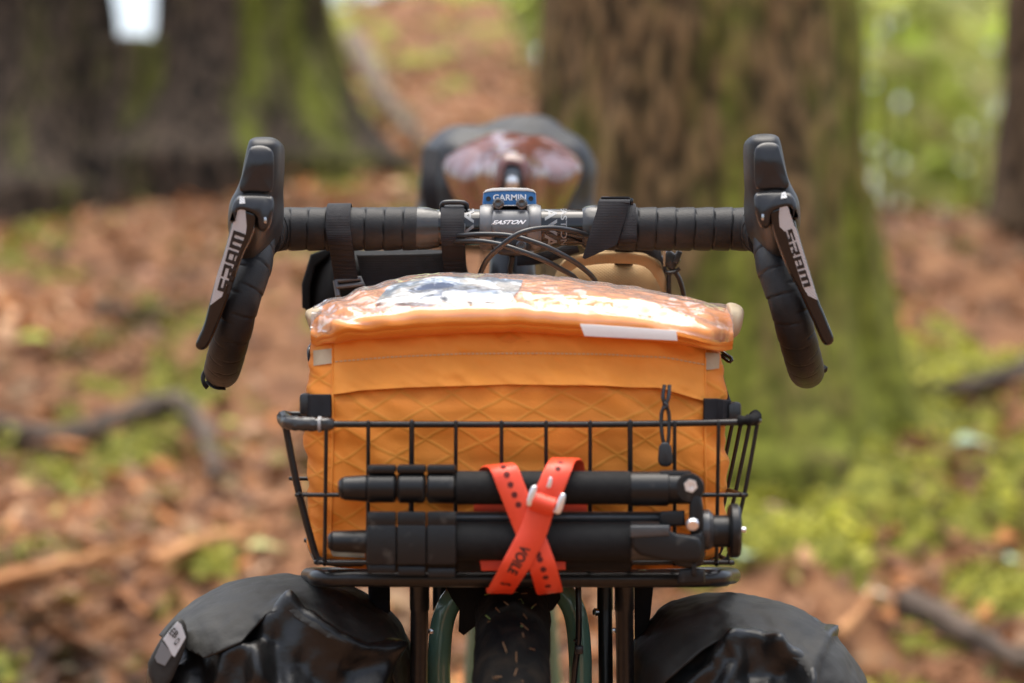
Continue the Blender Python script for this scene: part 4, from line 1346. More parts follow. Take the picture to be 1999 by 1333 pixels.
for px, py in ((953.5, 388), (1036.5, 387.5)):
    b.lathe([(.0022, -.0002), (.0020, -.0006), (.0001, -.0003)], P(px, py, .002), (0, 1, 0), n=14)
obj('screw_hole', b, K['black'], t)

# --- orange bag
Zr = lambda row, Y: P(1000, row, Y).z
BR = [640, 670, 700, 760, 830, 900, 960, 1030, 1070, 1090, 1100]
BL = [617, 613, 611, 606, 605, 605, 606, 610, 618, 634, 655]
BRt = [1400, 1403, 1404, 1407, 1410, 1412, 1412, 1407, 1398, 1384, 1362]
BYF = [-.165, -.170, -.174, -.180, -.184, -.184, -.182, -.178, -.172, -.160, -.14]
BMID = -.085
bz = [Zr(r_, BMID) for r_ in BR]
def bsec(z):
    zz = bz[::-1]
    i = lambda a: float(np.interp(z, zz, a[::-1]))
    xl, xr = i([P(q, 900, BMID).x for q in BL]), i([P(q, 900, BMID).x for q in BRt])
    yf = i(BYF)
    return (xl + xr) / 2, (xr - xl) / 2, yf, .02
NB = 5.0
def wr(x, z, s=0):
    return ((.6 + 1.1 * min(1, abs(x) / .14)) * .0036 * noise.noise(Vector((x * 22 + s, z * 30, 1.7))) + .0032 * noise.noise(Vector((x * 50 + z * 60, z * 30 - x * 20, 4.1 + s)))
            + .0013 * noise.noise(Vector((x * 120 + z * 90, z * 110, 9 + s))))
def bag_front(x, z):
    xc, ax, yf, yb = bsec(z)
    yc, ay = (yf + yb) / 2, (yb - yf) / 2
    tt = min(.999, abs((x - xc) / ax))
    return yc - ay * (1 - tt ** NB) ** (1 / NB) - wr(x, z)
bag = thing('handlebar_bag', 'orange fabric bag with clear map sleeve lid standing in the wire basket', 'bag', P(1008, 1100, -.085))
b = MB()
rows = np.linspace(bz[0], bz[-1], 70)
rings = []
for z in rows:
    xc, ax, yf, yb = bsec(z)
    yc, ay = (yf + yb) / 2, (yb - yf) / 2
    rg = []
    n = 150
    for j in range(n):
        th = 2 * math.pi * j / n
        c_, s_ = math.cos(th), math.sin(th)
        e = 2 / NB
        x = xc + ax * math.copysign(abs(c_) ** e, c_); y = yc + ay * math.copysign(abs(s_) ** e, s_)
        w_ = wr(x, z)
        rg.append((x + c_ * w_, y + s_ * w_, z))
    rings.append(rg)
b.rings(rings)
body = obj('bag_body', b, K['xpac'], bag, ang=70)
# upper panel with the loose storm flap over the pocket zip
def flapbot(px): return float(np.interp(px, [645, 700, 800, 1000, 1200, 1285, 1380], [770, 762, 756, 750, 753, 757, 784]))
def stitchrow(px): return float(np.interp(px, [650, 760, 900, 1050, 1200, 1300, 1378], [706, 697, 690.5, 689.5, 692, 698, 712]))
def onbag(px, row, off):
    q = P(px, row, -.17)
    y = bag_front(q.x, q.z)
    q = P(px, row, y)
    y = bag_front(q.x, q.z)
    return P(px, row, y - off)
def flap(u, v, off=0):
    px = 649 + (1377 - 649) * u
    fb_ = flapbot(px) + 3 * noise.noise(Vector((px * .011, 5, 5)))
    row = 641 + (fb_ - 641) * v
    lift = .0022 + .0042 * max(0, (row - stitchrow(px)) / max(1, fb_ - stitchrow(px))) ** 1.3
    lift += .0019 * noise.noise(Vector((px * .014, row * .012, 3))) + .0009 * noise.noise(Vector((px * .04, row * .03, 8)))
    if abs(row - stitchrow(px)) < 4: lift -= .0007
    ed = min(u, 1 - u)
    lift *= min(1, .25 + ed / .03)
    return onbag(px, row, lift - off)
b = MB(); b.shell(lambda u, v: flap(u, v), lambda u, v: flap(u, v, .0016), 110, 46)
obj('storm_flap', b, K['band'], bag, ang=60)
b = MB()
px = 655.0
while px < 1374:
    A_, B_ = flap((px - 649) / 728, (stitchrow(px) - 641) / (flapbot(px) - 641)), flap((px + 5.4 - 649) / 728, (stitchrow(px + 5.4) - 641) / (flapbot(px + 5.4) - 641))
    o_ = Vector((0, -.0004, 0))
    b.tube([A_ + o_, (A_ + B_) / 2 + o_ * 1.8, B_ + o_], .0006, n=6)
    px += 8.3
obj('stitching', b, K['thread'], bag, kind='stuff')
# upright seams at the two front corners
for px in (648, 1377):
    b = MB()
    b.tube([onbag(px + (2 if px < 1000 else -1) * math.sin(r_ * .01), r_, .0006) for r_ in range(650, 1085, 12)], .0011, n=8)
    obj('corner_seam', b, K['orange'], bag)
# tan tabs on the sides
for o4 in ([(611, 684), (648, 680), (648, 709), (612, 714)], [(1377, 688), (1405, 690), (1404, 719), (1379, 722)], [(640, 1066), (712, 1066), (712, 1089), (650, 1086)]):
    b = MB()
    q = quad_map(o4[3], o4[2], o4[1], o4[0])
    def tb(u, v, off): x_, r_ = q(u, v); return onbag(x_, r_, off)
    b.shell(lambda u, v: tb(u, v, .0018), lambda u, v: tb(u, v, .0004), 6, 4)
    obj('tan_tab', b, K['tan'], bag)
# webbing and buckles at the rim
for sg, xs_, rw in ((-1, (640, 606), (792, 792)), (1, (1380, 1420), (800, 802))):
    b = MB()
    b.ribbon([onbag(xs_[0] - sg * 6, rw[0], .0032), onbag(xs_[0], rw[0], .0034), onbag(xs_[0] + sg * 10, rw[0], .0036), onbag(xs_[0] + sg * 18, rw[0], .0045), P(xs_[0] + sg * 30, rw[1], -.165), P(xs_[0] + sg * 44, rw[1], -.15)], (0, 0, 1), .0185, .002)
    obj('side_strap', b, K['web'], bag)
    b = MB()
    cx = 598 if sg < 0 else 1434
    cy = 789 if sg < 0 else 806
    b.rbox(P(cx, cy, -.15), (.010, .016, .018), .003)
    b.rbox(P(cx - sg * 8, cy, -.152), (.0045, .012, .014), .0015)
    obj('buckle', b, K['plastic'], bag)
for pts, nm in (([(612, 668, -.06), (604, 680, -.075), (603, 694, -.08), (608, 718, -.085), (612, 722, -.085), (613, 700, -.082), (610, 682, -.08)], 'hook'), ([(1402, 676, -.07), (1412, 688, -.08), (1428, 700, -.085), (1424, 706, -.085), (1408, 694, -.08)], 'hook')):
    b = MB(); b.tube(smooth_open(PL(pts), step=.002), .0016, n=10, round_end=True); obj(nm, b, K['gloss'], bag)
b = MB(); b.tube(smooth_open(PL([(1404, 718, -.09), (1411, 745, -.085), (1420, 775, -.08), (1430, 800, -.08)]), step=.004), .0018, n=8)
obj('elastic_cord', b, K['cable'], bag)
# zip pull
b = MB()
zp = [(1297, 752, -.195), (1294, 775, -.199), (1297, 790, -.199), (1291, 810, -.199), (1292, 845, -.2), (1297, 868, -.2), (1303, 868, -.2), (1306, 845, -.2), (1306, 810, -.199), (1301, 790, -.2), (1305, 775, -.199), (1307, 752, -.195)]
b.tube(smooth_open(PL(zp), step=.002), .0016, n=8)
b.tube(smooth_open(PL([(1296, 786, -.2), (1303, 792, -.201), (1296, 797, -.2)]), step=.001), .0016, n=8)
zip_ = obj('zip_cord', b, K['cable'], bag)
b = MB()
b.slab([(1287, 863), (1309, 863), (1314, 895), (1313, 904), (1306, 911), (1292, 911), (1285, 904), (1284, 895)], -.203, -.1965, r=.0018, seg=3, sm=1, bevel_back=True)
obj('zip_pull', b, K['plastic'], bag)

# lid: padded orange top under a clear vinyl sleeve
LT = [(606, 598), (640, 588), (700, 567), (780, 546), (850, 535), (950, 536), (1100, 545), (1250, 560), (1350, 578), (1440, 599)]
LB = [(606, 655), (620, 662), (650, 653), (700, 646), (760, 641), (900, 634), (1000, 631), (1130, 638), (1230, 646), (1320, 655), (1370, 664), (1400, 668), (1440, 662)]
def lid(u, v, lift=0.0, seed=0):
    px = 608 + (1430 - 608) * u
    rt = float(np.interp(px, [q[0] for q in LT], [q[1] for q in LT])); rb_ = float(np.interp(px, [q[0] for q in LB], [q[1] for q in LB]))
    zt, zb = P(px, rt, -.085).z, P(px, rb_, -.195).z
    yy = float(np.interp(v, [0, .05, .12, .22, .4, .62, .8, 1], [-.172, -.190, -.1965, -.195, -.170, -.122, -.075, .025]))
    tt = float(np.interp(v, [0, .05, .12, .22, .4, .62, .8, 1], [-.02, .0, .10, .27, .60, .90, 1.0, .72]))
    e = min(1, min(u, 1 - u) / .075); e = e * e * (3 - 2 * e)
    yy = -.13 + (yy + .13) * (.30 + .70 * e)
    d = yy - CY
    x = (px - 999.5) * (-.14 - CY) / F
    q = Vector((x, yy, zb + (zt - zb) * tt))
    nn = Vector((0, -.75 if v < .5 else -.3, .65))
    ed = min(1, v / .12) * e
    w_ = .0052 * noise.noise(Vector((x * 13 + seed, yy * 24, 2.2 + seed))) + .0026 * abs(noise.noise(Vector((x * 34 + yy * 30, yy * 48 - x * 24, 6 + seed)))) + .0013 * noise.noise(Vector((x * 95, yy * 120, 3 + seed)))
    # pleats that run in from the two pinched ends
    en = math.exp(-min(u, 1 - u) / .10)
    w_ += en * .005 * math.sin(q.z * 420 + x * 130 + seed)
    return q + nn * (w_ * (.35 + .65 * ed) + lift)
b = MB(); b.shell(lambda u, v: lid(u, v, -.0042), lambda u, v: lid(u, v, -.010), 130, 44)
obj('lid', b, K['orange'], bag, ang=70)
b = MB(); b.grid(lambda u, v: lid(u, v, .0006, .12), 150, 60)
obj('clear_sleeve', b, K['vinyl'], bag, ang=180)
b = MB(); b.tube([lid(u, .03, .0008) for u in np.linspace(.02, .98, 90)], .0016, n=8)
obj('lid_piping', b, K['orange'], bag)
for o_ in ([(596, 612), (603, 603), (628, 600), (630, 625), (624, 652), (614, 660), (605, 640), (599, 625)], [(1420, 592), (1442, 597), (1451, 608), (1449, 628), (1440, 652), (1424, 666), (1405, 668), (1402, 660), (1414, 640), (1421, 615)]):
    b = MB(); b.pillow(o_, -.118, .022, n=60, K=10, disp=lambda q: .0012 * noise.noise(q * 90))
    obj('tan_end_tab', b, K['tan'], bag, ang=80)
# woven label
b = MB(); b.slab([(1132, 632), (1160, 633.5), (1320, 645), (1322.5, 665), (1240, 661), (1141, 656)], -.2015, -.2003, r=.0004, seg=2)
lab = obj('label_tag', b, mat('label_white', (.72, .70, .68), .7, bump=.1, bscale=500), bag)

# what lies under the sleeve
t = thing('map_reflection', 'folded blue and white paper map, mostly painted reflection, under the clear sleeve', 'map', lid(.4, .5))
def mp_(u, v, o): return lid(.17 + .32 * u + .03 * (v - .5), .30 + .10 * (1 - u) * (1 - u) + (.48 - .16 * (1 - u) ** 2 - .10 * u * u) * v, o)
b = MB(); b.shell(lambda u, v: mp_(u, v, -.0012), lambda u, v: mp_(u, v, -.0018), 40, 14)
obj('sheet', b, K['paper'], t)
t = thing('navy_pouch', 'dark blue crumpled cloth under the left half of the clear sleeve', 'pouch', lid(.32, .42))
b = MB()
def nv(u, v, o):
    a_ = 2 * math.pi * u
    r_ = v * (1 + .25 * math.sin(3 * a_ + 1) + .12 * math.sin(5 * a_))
    return lid(.325 + .088 * r_ * math.cos(a_), .44 + .10 * r_ * math.sin(a_), o + .0008 * (1 - v))
b.grid(lambda u, v: nv(u, .03 + .97 * v, -.0004), 40, 8)
obj('cloth', b, K['navy'], t)

# --- wire basket
bk = thing('wire_basket', 'black wire basket on the front rack holding the orange bag', 'basket', P(1010, 1105, -.09))
FY, BY = -.198, .035
SKL, SKR = -.021, -.021                    # the basket sits slightly askew on the rack
def sk(y): return -.021 * max(0, (y - FY - .02)) / (BY - FY - .02)
rim = [P(640, 828, FY), P(1000, 828.5, FY), P(1403, 825, FY), P(1455, 823, FY + .001), P(1474, 822, FY + .008), P(1478, 820, FY + .022), P(1480, 815, FY + .06)]
bl_, br_ = P(590, 800, BY), P(1450, 800, BY)
bl_.z = br_.z = P(1000, 826, FY).z
rim_full = [P(640, 828, FY), P(820, 828.3, FY), P(1000, 828.5, FY), P(1200, 828, FY), P(1403, 825, FY), P(1450, 823.5, FY), P(1473, 822, FY + .006), P(1480, 821, FY + .02)]
xR, xL = P(1480, 821, FY + .02).x, P(556, 822, FY + .02).x
rz = P(1000, 826, FY).z
rim_full += [Vector((xR + sk(FY + .08), FY + .08, rz)), Vector((xR + SKR, BY - .02, rz)), Vector((xR - .006 + SKR, BY - .004, rz)), Vector((xR - .02 + SKR, BY, rz)), Vector((0, BY, rz)), Vector((xL + .02 + SKL, BY, rz)), Vector((xL + .006 + SKL, BY - .004, rz)), Vector((xL + SKL, BY - .02, rz)), Vector((xL + sk(FY + .08), FY + .08, rz)),
             P(556, 822, FY + .02), P(563, 824, FY + .006), P(586, 827, FY), P(640, 828, FY)]
b = MB(); b.tube(smooth_open(rim_full, step=.004)[:-1], .0026, n=14, closed=True)
obj('rim', b, K['wire'], bk, ang=70)
zb = P(1000, 1100, FY + .02).z
# black tape wound round the left front corner
b = MB()
b.tube(smooth_open([P(554, 815, FY + .05), P(557, 821, FY + .02), P(566, 825, FY + .005), P(590, 827, FY), P(618, 828, FY), P(641, 828, FY)], step=.002), .0056, n=20,
       rfun=lambda sl, th: .0009 * noise.noise(Vector((sl * 160, math.cos(th) * 2, math.sin(th) * 2))) + .0003 * math.sin(sl * 900), round_end=True)
obj('corner_tape', b, K['etape'], bk)
b = MB(); b.tube([P(621, 828, FY), P(627, 828, FY)], .0063, n=20)
obj('zip_tie', b, mat('grey_tie', (.28, .28, .28), .4), bk)
b = MB(); b.tube(smooth_open([P(1440, 822, FY + .0), P(1462, 820, FY), P(1474, 818, FY + .012), P(1474, 812, FY + .04)], step=.002), .0042, n=14,
                 rfun=lambda sl, th: .0009 * math.sin(sl * 900) + .0006 * noise.noise(Vector((sl * 300, th, 1))))
obj('cord_winding', b, K['dark'], bk)
# upright wires of the front, then along the floor to the back and up again
for xt, xb in ((637, 634), (719, 718), (804, 802), (890, 889), (979, 979), (1066, 1066), (1152, 1152), (1230, 1231), (1317, 1317), (1403, 1399)):
    a_, c_ = P(xt, 824, FY - .0036), P(xb, 1080, FY + .010)
    r = .0016 if xt not in (804, 1230) else .0021
    c2 = Vector((c_.x, FY + .02, zb))
    pts = [a_, a_.lerp(c_, .5), c_, c_.lerp(c2, .55) + Vector((0, -.002, -.002)), c2, Vector((c_.x, BY - .04, zb)), Vector((c_.x, BY - .016, zb + .006)), Vector((c_.x * 1.01, BY - .003, zb + .05)), Vector((c_.x * 1.03, BY + .003, rz))]
    b = MB(); b.tube(smooth_open(pts, step=.006), r, n=10, round_end=True)
    obj('wire', b, K['wire'], bk, ang=70)
# side wires
for sx, x_top, x_bot in ((-1, xL, P(612, 1080, FY + .03).x), (1, xR, P(1428, 1080, FY + .03).x)):
    for i, y in enumerate((FY + .022, FY + .058, FY + .094, FY + .130, FY + .166, FY + .202)):
        r = .0029 if (i == 0 and sx < 0) else .0017
        xt = x_top + (.008 * sx if i == 0 and sx < 0 else .002 * sx)
        pts = [Vector((xt if i else x_top, y, rz + (.0 if i == 0 else .003))), Vector((x_top * .5 + x_bot * .5, y + .002, (rz + zb) / 2)), Vector((x_bot, y + .004, zb + .014)), Vector((x_bot - sx * .004, y + .004, zb + .003)), Vector((x_bot - sx * .016, y + .004, zb)), Vector((x_bot - sx * .04, y + .004, zb))]
        pts = [q + Vector((sk(y), 0, 0)) for q in pts]
        b = MB(); b.tube(smooth_open(pts, step=.006), r, n=10)
        obj('wire', b, K['wire'], bk, ang=70)
# hoops round the basket: middle and bottom
def hoop_ring(zrow, xl, xr, yf, r):
    z = P(1000, zrow, yf).z
    L_, R_ = P(xl, zrow, yf + .012).x, P(xr, zrow, yf + .012).x
    pts = [Vector((0, yf, z)), Vector((R_ - .012, yf, z)), Vector((R_ - .003, yf + .003, z)), Vector((R_, yf + .012, z)), Vector((R_ + SKR, BY - .02, z)), Vector((R_ - .012 + SKR, BY - .006, z)), Vector((0, BY - .006, z)), Vector((L_ + .012 + SKL, BY - .006, z)), Vector((L_ + SKL, BY - .02, z)),
           Vector((L_, yf + .012, z)), Vector((L_ + .003, yf + .003, z)), Vector((L_ + .012, yf, z)), Vector((0, yf, z))]
    b = MB(); b.tube(smooth_open(pts, step=.005)[:-1], r, n=10, closed=True)
    obj('hoop_wire', b, K['wire'], bk, ang=70)
hoop_ring(966, 585, 1446, FY + .004, .0018)
hoop_ring(1098, 617, 1424, FY + .016, .0020)

# --- folded tripod strapped to the front of the basket
tri = thing('tripod', 'folded black camera tripod strapped across the front of the wire basket', 'tripod', P(1040, 1020, -.235))
def xcyl(mb, x0, x1, cy, Y, r0, r1=None, n=28, bev=.0012):
    r1 = r1 or r0
    A_, B_ = P(x0, cy, Y), P(x1, cy, Y)
    B_.z = A_.z + (P(x1, cy, Y).z - A_.z)
    L_ = (B_ - A_).length
    mb.lathe([(r0 * .2, 0), (r0 - bev, 0), (r0, bev), (r1, L_ - bev), (r1 - bev, L_), (r1 * .2, L_)], A_, (B_ - A_), n)
def tleg(label, cy, Y, x_foot, foot_r, lock_r, grip_r, lids):
    b = MB()
    xcyl(b, 890, 1232, cy, Y, grip_r)
    g = obj('foam_grip', b, K['foam'], tri, label=label)
    b = MB()
    xcyl(b, x_foot, x_foot + 10, cy + 1, Y, foot_r * .72, foot_r * .9); xcyl(b, x_foot + 8, 718, cy + 1, Y, foot_r * .95, foot_r * 1.08)
    obj('foot', b, K['tripod'], g)
    for i, (xa, xb) in enumerate(((716, 774), (776, 831), (833, 891))):
        b = MB()
        xcyl(b, xa, xb, cy, Y, lock_r * (.95 + .02 * i), bev=.002)
        obj('leg_lock', b, K['tripod'], g)
        b = MB()
        if lids:
            c_ = P((xa + xb) / 2, cy - 37, Y + .002)
            b.rbox(c_, (.0222, .020, .0062), .0018)
            b.rbox(c_ + Vector((0, .002, -.005)), (.019, .012, .006), .001)
        else:
            c_ = P((xa + xb) / 2, cy - 8 + 4 * i * 0, Y - lock_r - .001)
            b.rbox(c_ + Vector((0, 0, -.006)), (.0225, .006, .0305), .0016)
            b.rbox(c_ + Vector((0, .002, .0135)), (.0222, .008, .0115), .0015)
            b.rbox(c_ + Vector((0, .003, -.026 + .0015 * (1 - i))), (.021, .007, .007), .0012)
        obj('lock_lever', b, K['tripod'], g)
    return g
g1 = tleg('upper leg of the folded tripod', 952, -.2335, 661, .0096, .0122, .0130, True)
g2 = tleg('lower front leg of the folded tripod', 1056, -.2345, 640, .0085, .0135, .0150, False)
g3 = tleg('rear leg of the folded tripod', 1070, -.2125, 650, .0085, .0105, .0085, False) if False else None
b = MB()                                   # collars and hinges
xcyl(b, 1228, 1306, 954, -.2335, .0134)
xcyl(b, 1302, 1352, 953, -.2335, .0122)
c_ = P(1345, 951, -.2335)
b.lathe([(.003, -.0125), (.0105, -.012), (.0112, -.010), (.0112, .010), (.0105, .012), (.003, .0125)], c_, (0, 1, 0), n=28)
b.rbox(P(1318, 926, -.2335), (.026, .014, .006), .0025)
h1 = obj('leg_hinge', b, K['tripod'], tri)
b = MB(); b.lathe([(.0001, -.0022), (.0022, -.0022), (.0026, -.0036), (.0052, -.0036), (.0054, -.001), (.0054, .002)], P(1348, 948, -.2465), (0, 1, 0), n=6)
obj('hinge_bolt', b, K['alu'], h1)
b = MB()
xcyl(b, 1229, 1308, 1056, -.2345, .0152)
h2 = obj('collar', b, K['tripodgrey'], tri)
b = MB()
b.slab([(1232, 1026), (1308, 1026), (1310, 1040), (1352, 1046), (1370, 1052), (1372, 1092), (1352, 1098), (1300, 1096), (1232, 1080)], -.2555, -.236, r=.003, sm=1)
b.slab([(1310, 1040), (1360, 1044), (1374, 1030), (1378, 1100), (1350, 1112), (1310, 1102)], -.250, -.215, r=.003, sm=1)
obj('leg_hinge', b, K['tripod'], tri)
b = MB()
b.slab([(1230, 1026), (1307, 1026), (1307, 1046), (1231, 1050)], -.2572, -.25, r=.0015)
obj('hinge_face', b, K['tripodgrey'], tri)
# centre column, spider and head plate
b = MB(); xcyl(b, 880, 1290, 1010, -.222, .0046)
obj('brace_rod', b, K['tripodgrey'], tri)
b = MB()
b.slab([(1288, 998), (1336, 996), (1338, 1026), (1288, 1028)], -.242, -.20, r=.002)
b.slab([(1346, 968), (1362, 962), (1372, 972), (1374, 1040), (1360, 1048), (1344, 1040)], -.246, -.205, r=.003, sm=1)
sp = obj('spider', b, K['tripod'], tri)
b = MB(); xcyl(b, 1360, 1386, 1034, -.222, .0150, .0158, n=32); xcyl(b, 1384, 1391, 1035, -.222, .0142, n=32)
obj('column_collar', b, K['tripodgrey'], tri)
b = MB(); xcyl(b, 1389, 1424, 1037, -.222, .0125, n=32)
obj('centre_column', b, K['tripod'], tri)
b = MB(); xcyl(b, 1422, 1444, 1036, -.222, .0212, n=40, bev=.002)
obj('head_plate', b, K['tripod'], tri)
b = MB(); xcyl(b, 1443, 1456, 1034, -.222, .0023, n=16, bev=.0005)
obj('head_screw', b, K['alu'], tri)
b = MB(); b.lathe([(.0001, -.002), (.0042, -.002), (.005, -.0008), (.005, .002)], P(1352, 1024, -.249), (0, 1, .4), n=14)
obj('hinge_bolt', b, K['alu'], tri)
b = MB(); b.slab([(1326, 1112), (1352, 1108), (1376, 1112), (1376, 1138), (1322, 1140)], -.2465, -.20, r=.002)
b.slab([(1350, 1096), (1360, 1096), (1360, 1124), (1350, 1124)], -.250, -.22, r=.001)
obj('twist_lock', b, K['tripod'], tri)
b = MB()                                   # third leg, behind the lower one
xcyl(b, 892, 1232, 1082, -.2125, .0130); xcyl(b, 716, 892, 1086, -.2125, .0115)
obj('rear_leg', b, K['foam'], tri)

# --- red strap crossed round the tripod
st = thing('rubber_strap', 'bright red rubber strap crossed in an X around the tripod, with a metal buckle', 'strap', P(1030, 1020, -.25))
w1 = Vector((.95, 0, .22))
b = MB()
p1 = smooth_open(PL([(958, 930, -.205), (962, 914, -.214), (974, 908, -.230), (984, 915, -.2475), (996, 945, -.2525), (1012, 985, -.2535), (1030, 1030, -.2535), (1048, 1075, -.2535), (1062, 1115, -.2505), (1071, 1148, -.232), (1073, 1156, -.212), (1072, 1150, -.19)]), step=.004)
b.ribbon(p1, (1, 0, .12), .0206, .0022)
obj('lower_band', b, K['red'], st, ang=60)
b = MB()
p2 = smooth_open(PL([(1118, 925, -.205), (1115, 905, -.212), (1108, 897, -.224), (1098, 899, -.240), (1090, 915, -.2525), (1078, 945, -.2575), (1064, 975, -.2580), (1055, 995, -.2575), (1042, 1035, -.2570), (1022, 1075, -.2565), (1000, 1115, -.2525), (981, 1147, -.233), (976, 1156, -.212), (975, 1150, -.19)]), step=.004)
b.ribbon(p2, (1, 0, -.02), [.0196 + .0022 * min(1, abs(i / len(p2) - .0) * 1) for i in range(len(p2))], .0024)
obj('upper_band', b, K['red'], st, ang=60)
b = MB()                                   # returns behind the legs
for o4, y_ in (([(925, 981), (1146, 984), (1146, 1002), (925, 998)], -.2085), ([(936, 1092), (1104, 1096), (1104, 1112), (940, 1114)], -.2245)):
    b = MB(); b.slab(o4, y_ - .0024, y_, r=.0005)
    obj('rear_band', b, K['red'], st)
def along(pts, px_rows, Y0=.0016):
    out = []
    for r_ in px_rows:
        best = min(range(len(pts)), key=lambda i: abs(px_of(pts[i])[1] - r_) + (0 if pts[i].y < -.226 else 999))
        t_ = (pts[min(best + 1, len(pts) - 1)] - pts[best - 1]).normalized()
        out.append((pts[best], t_))
    return out
for i, (c_, t_) in enumerate(along(p1, (914, 929, 948, 968, 988, 1078, 1094, 1108, 1124, 1140)) + along(p2, (906, 919))):
    b = MB()
    nrm = t_.cross(Vector((1, 0, 0))).normalized()
    if nrm.y > 0: nrm = -nrm
    b.lathe([(.0025, -.0006), (.0023, .0001), (.0001, .0001)], c_ + nrm * .0013, nrm, n=12)
    obj('punched_hole_shade', b, K['reddark'], st)  # dark disc on the band, paints the shade inside a hole
def quad_band(mb, body, pts, r0, r1, half):
    """lettering that runs down a band"""
    v, f = text_geo(body, .03, .1)
    seg = [p for p in pts if r0 <= px_of(p)[1] <= r1 and p.y < -.226]
    out = []
    for u, w in v:
        k = u * (len(seg) - 1); i = min(int(k), len(seg) - 2); c_ = seg[i].lerp(seg[i + 1], k - i)
        t_ = (seg[i + 1] - seg[i]).normalized(); wd = (Vector((1, 0, 0)) - t_ * t_.x).normalized()
        nrm = t_.cross(wd); nrm = nrm if nrm.y < 0 else -nrm
        out.append(c_ + wd * ((w - .5) * 2 * half) + nrm * .0017)
    mb.add(out, f)
b = MB(); quad_band(b, 'VOILE', p2, 1058, 1122, .0042)
obj('lettering', b, K['black'], st)
b = MB(); quad_band(b, 'S', p2, 1131, 1142, .0042)
obj('lettering', b, K['black'], st)
# buckle: two bright side plates joined by pins
b = MB()
for o4 in ([(1036, 949), (1047, 946), (1049, 955), (1040, 986), (1032, 990), (1026, 984)], [(1093, 963), (1103, 962), (1105, 972), (1096, 1002), (1088, 1005), (1081, 1000)]):
    b.slab(o4, -.2665, -.2535, r=.0015, sm=1)
b.tube([P(1032, 984, -.2625), P(1090, 1000, -.2625)], .0016, n=10)
b.tube([P(1042, 952, -.2575), P(1098, 968, -.2575)], .0016, n=10)
obj('buckle', b, K['alu'], st)
b = MB(); b.ribbon(smooth_open([P(1066, 968, -.2605), P(1063, 976, -.2650), P(1059, 988, -.2655), P(1055, 1000, -.2610)], step=.0015), (1, 0, -.27), .0186, .0022)
obj('keeper_loop', b, K['red'], st)
b = MB(); b.slab([(1072, 930), (1079, 932), (1077, 950), (1071, 954), (1066, 951), (1070, 941)], -.2605, -.2575, r=.0008, sm=1)
obj('buckle_prong', b, K['alu'], st)

# --- black pouch hung from the bar at the left
t = thing('black_pouch', 'black fabric pouch hung from the handlebar by two webbing straps, left of the stem', 'pouch', P(760, 600, .07))
b = MB(); b.pillow([(604, 600), (606, 545), (618, 508), (650, 492), (760, 487), (880, 488), (906, 500), (916, 530), (920, 580), (905, 640), (760, 650), (625, 640)], .085, .055, n=100, K=14, disp=lambda q: .004 * noise.noise(q * 30))
obj('pouch_body', b, K['dark'], t, ang=80)
b = MB(); b.slab([(590, 600), (589, 555), (606, 497), (638, 484), (648, 492), (640, 502), (616, 520), (606, 560), (606, 610)], .05, .13, r=.002)
obj('side_flange', b, K['dark'], t)
b = MB(); b.slab([(696, 497), (865, 493), (870, 560), (712, 570)], .024, .032, r=.002)
obj('webbing_panel', b, K['web'], t)
def bar_loop(px, wpx, row_end, Yend, tilt=0.0, up=0.0, dx_end=0):
    q = P(px, 446, 0)
    r = .0212 if not (850 < px < 1140) else .0185
    pts = [Vector((q.x, .03, q.z - .05))]
    for a_ in range(160, -31, -10):
        aa = R(a_)
        pts.append(Vector((q.x, math.cos(aa) * r * 1.0, q.z + math.sin(aa) * (r + up))))
    pts = [Vector((q.x, -p.y * -1, p.z)) for p in pts]
    pts = [Vector((p.x, -p.y if False else p.y, p.z)) for p in pts]
    # front run: from the back over the top, down the front
    loop = [Vector((q.x, .058, q.z - .045))] + [Vector((q.x, math.cos(R(a_)) * r, q.z + math.sin(R(a_)) * (r + up))) for a_ in range(0, 181, 12)]
    end = P(px + dx_end, row_end, Yend)
    loop += [Vector((q.x + (end.x - q.x) * .3, -r * .96, q.z - .012)), Vector((q.x + (end.x - q.x) * .6, -r * .7 + (Yend + r * .7) * .45, (q.z + end.z) / 2 - .004)), end]
    return smooth_open(loop, step=.003)
b = MB(); b.ribbon(bar_loop(663, 48, 565, .018, dx_end=16), (1, 0, 0), .0208, .0016)
s1 = obj('strap', b, K['web'], t, ang=60)
b = MB(); b.ribbon(bar_loop(884, 50, 545, .02, dx_end=5), (1, 0, 0), .0205, .0016)
obj('strap', b, K['web'], t, ang=60)
b = MB()
o8 = [(652, 546), (700, 541), (708, 545), (713, 566), (708, 570), (658, 577), (654, 572)]
b.tube([P(655, 548, .012), P(704, 543, .012), P(711, 562, .010)], .0021, n=10); b.tube([P(655, 548, .012), P(660, 578, .008)], .0024, n=10); b.tube([P(657, 560, .008), P(710, 554, .008)], .0019, n=10); b.tube([P(711, 562, .010), P(713, 572, .008)], .0024, n=10)
obj('ladder_buckle', b, K['satin'], t)
b = MB(); b.tube(smooth_open([P(863, 408, .0), P(863, 399, -.004), P(871, 395, -.006), P(900, 395, -.006), P(910, 399, -.004), P(911, 408, .0)], step=.002), .0022, n=10); b.tube([P(866, 404, .004), P(908, 404, .004)], .0018, n=8)
obj('strap_ring', b, K['plastic'], t)

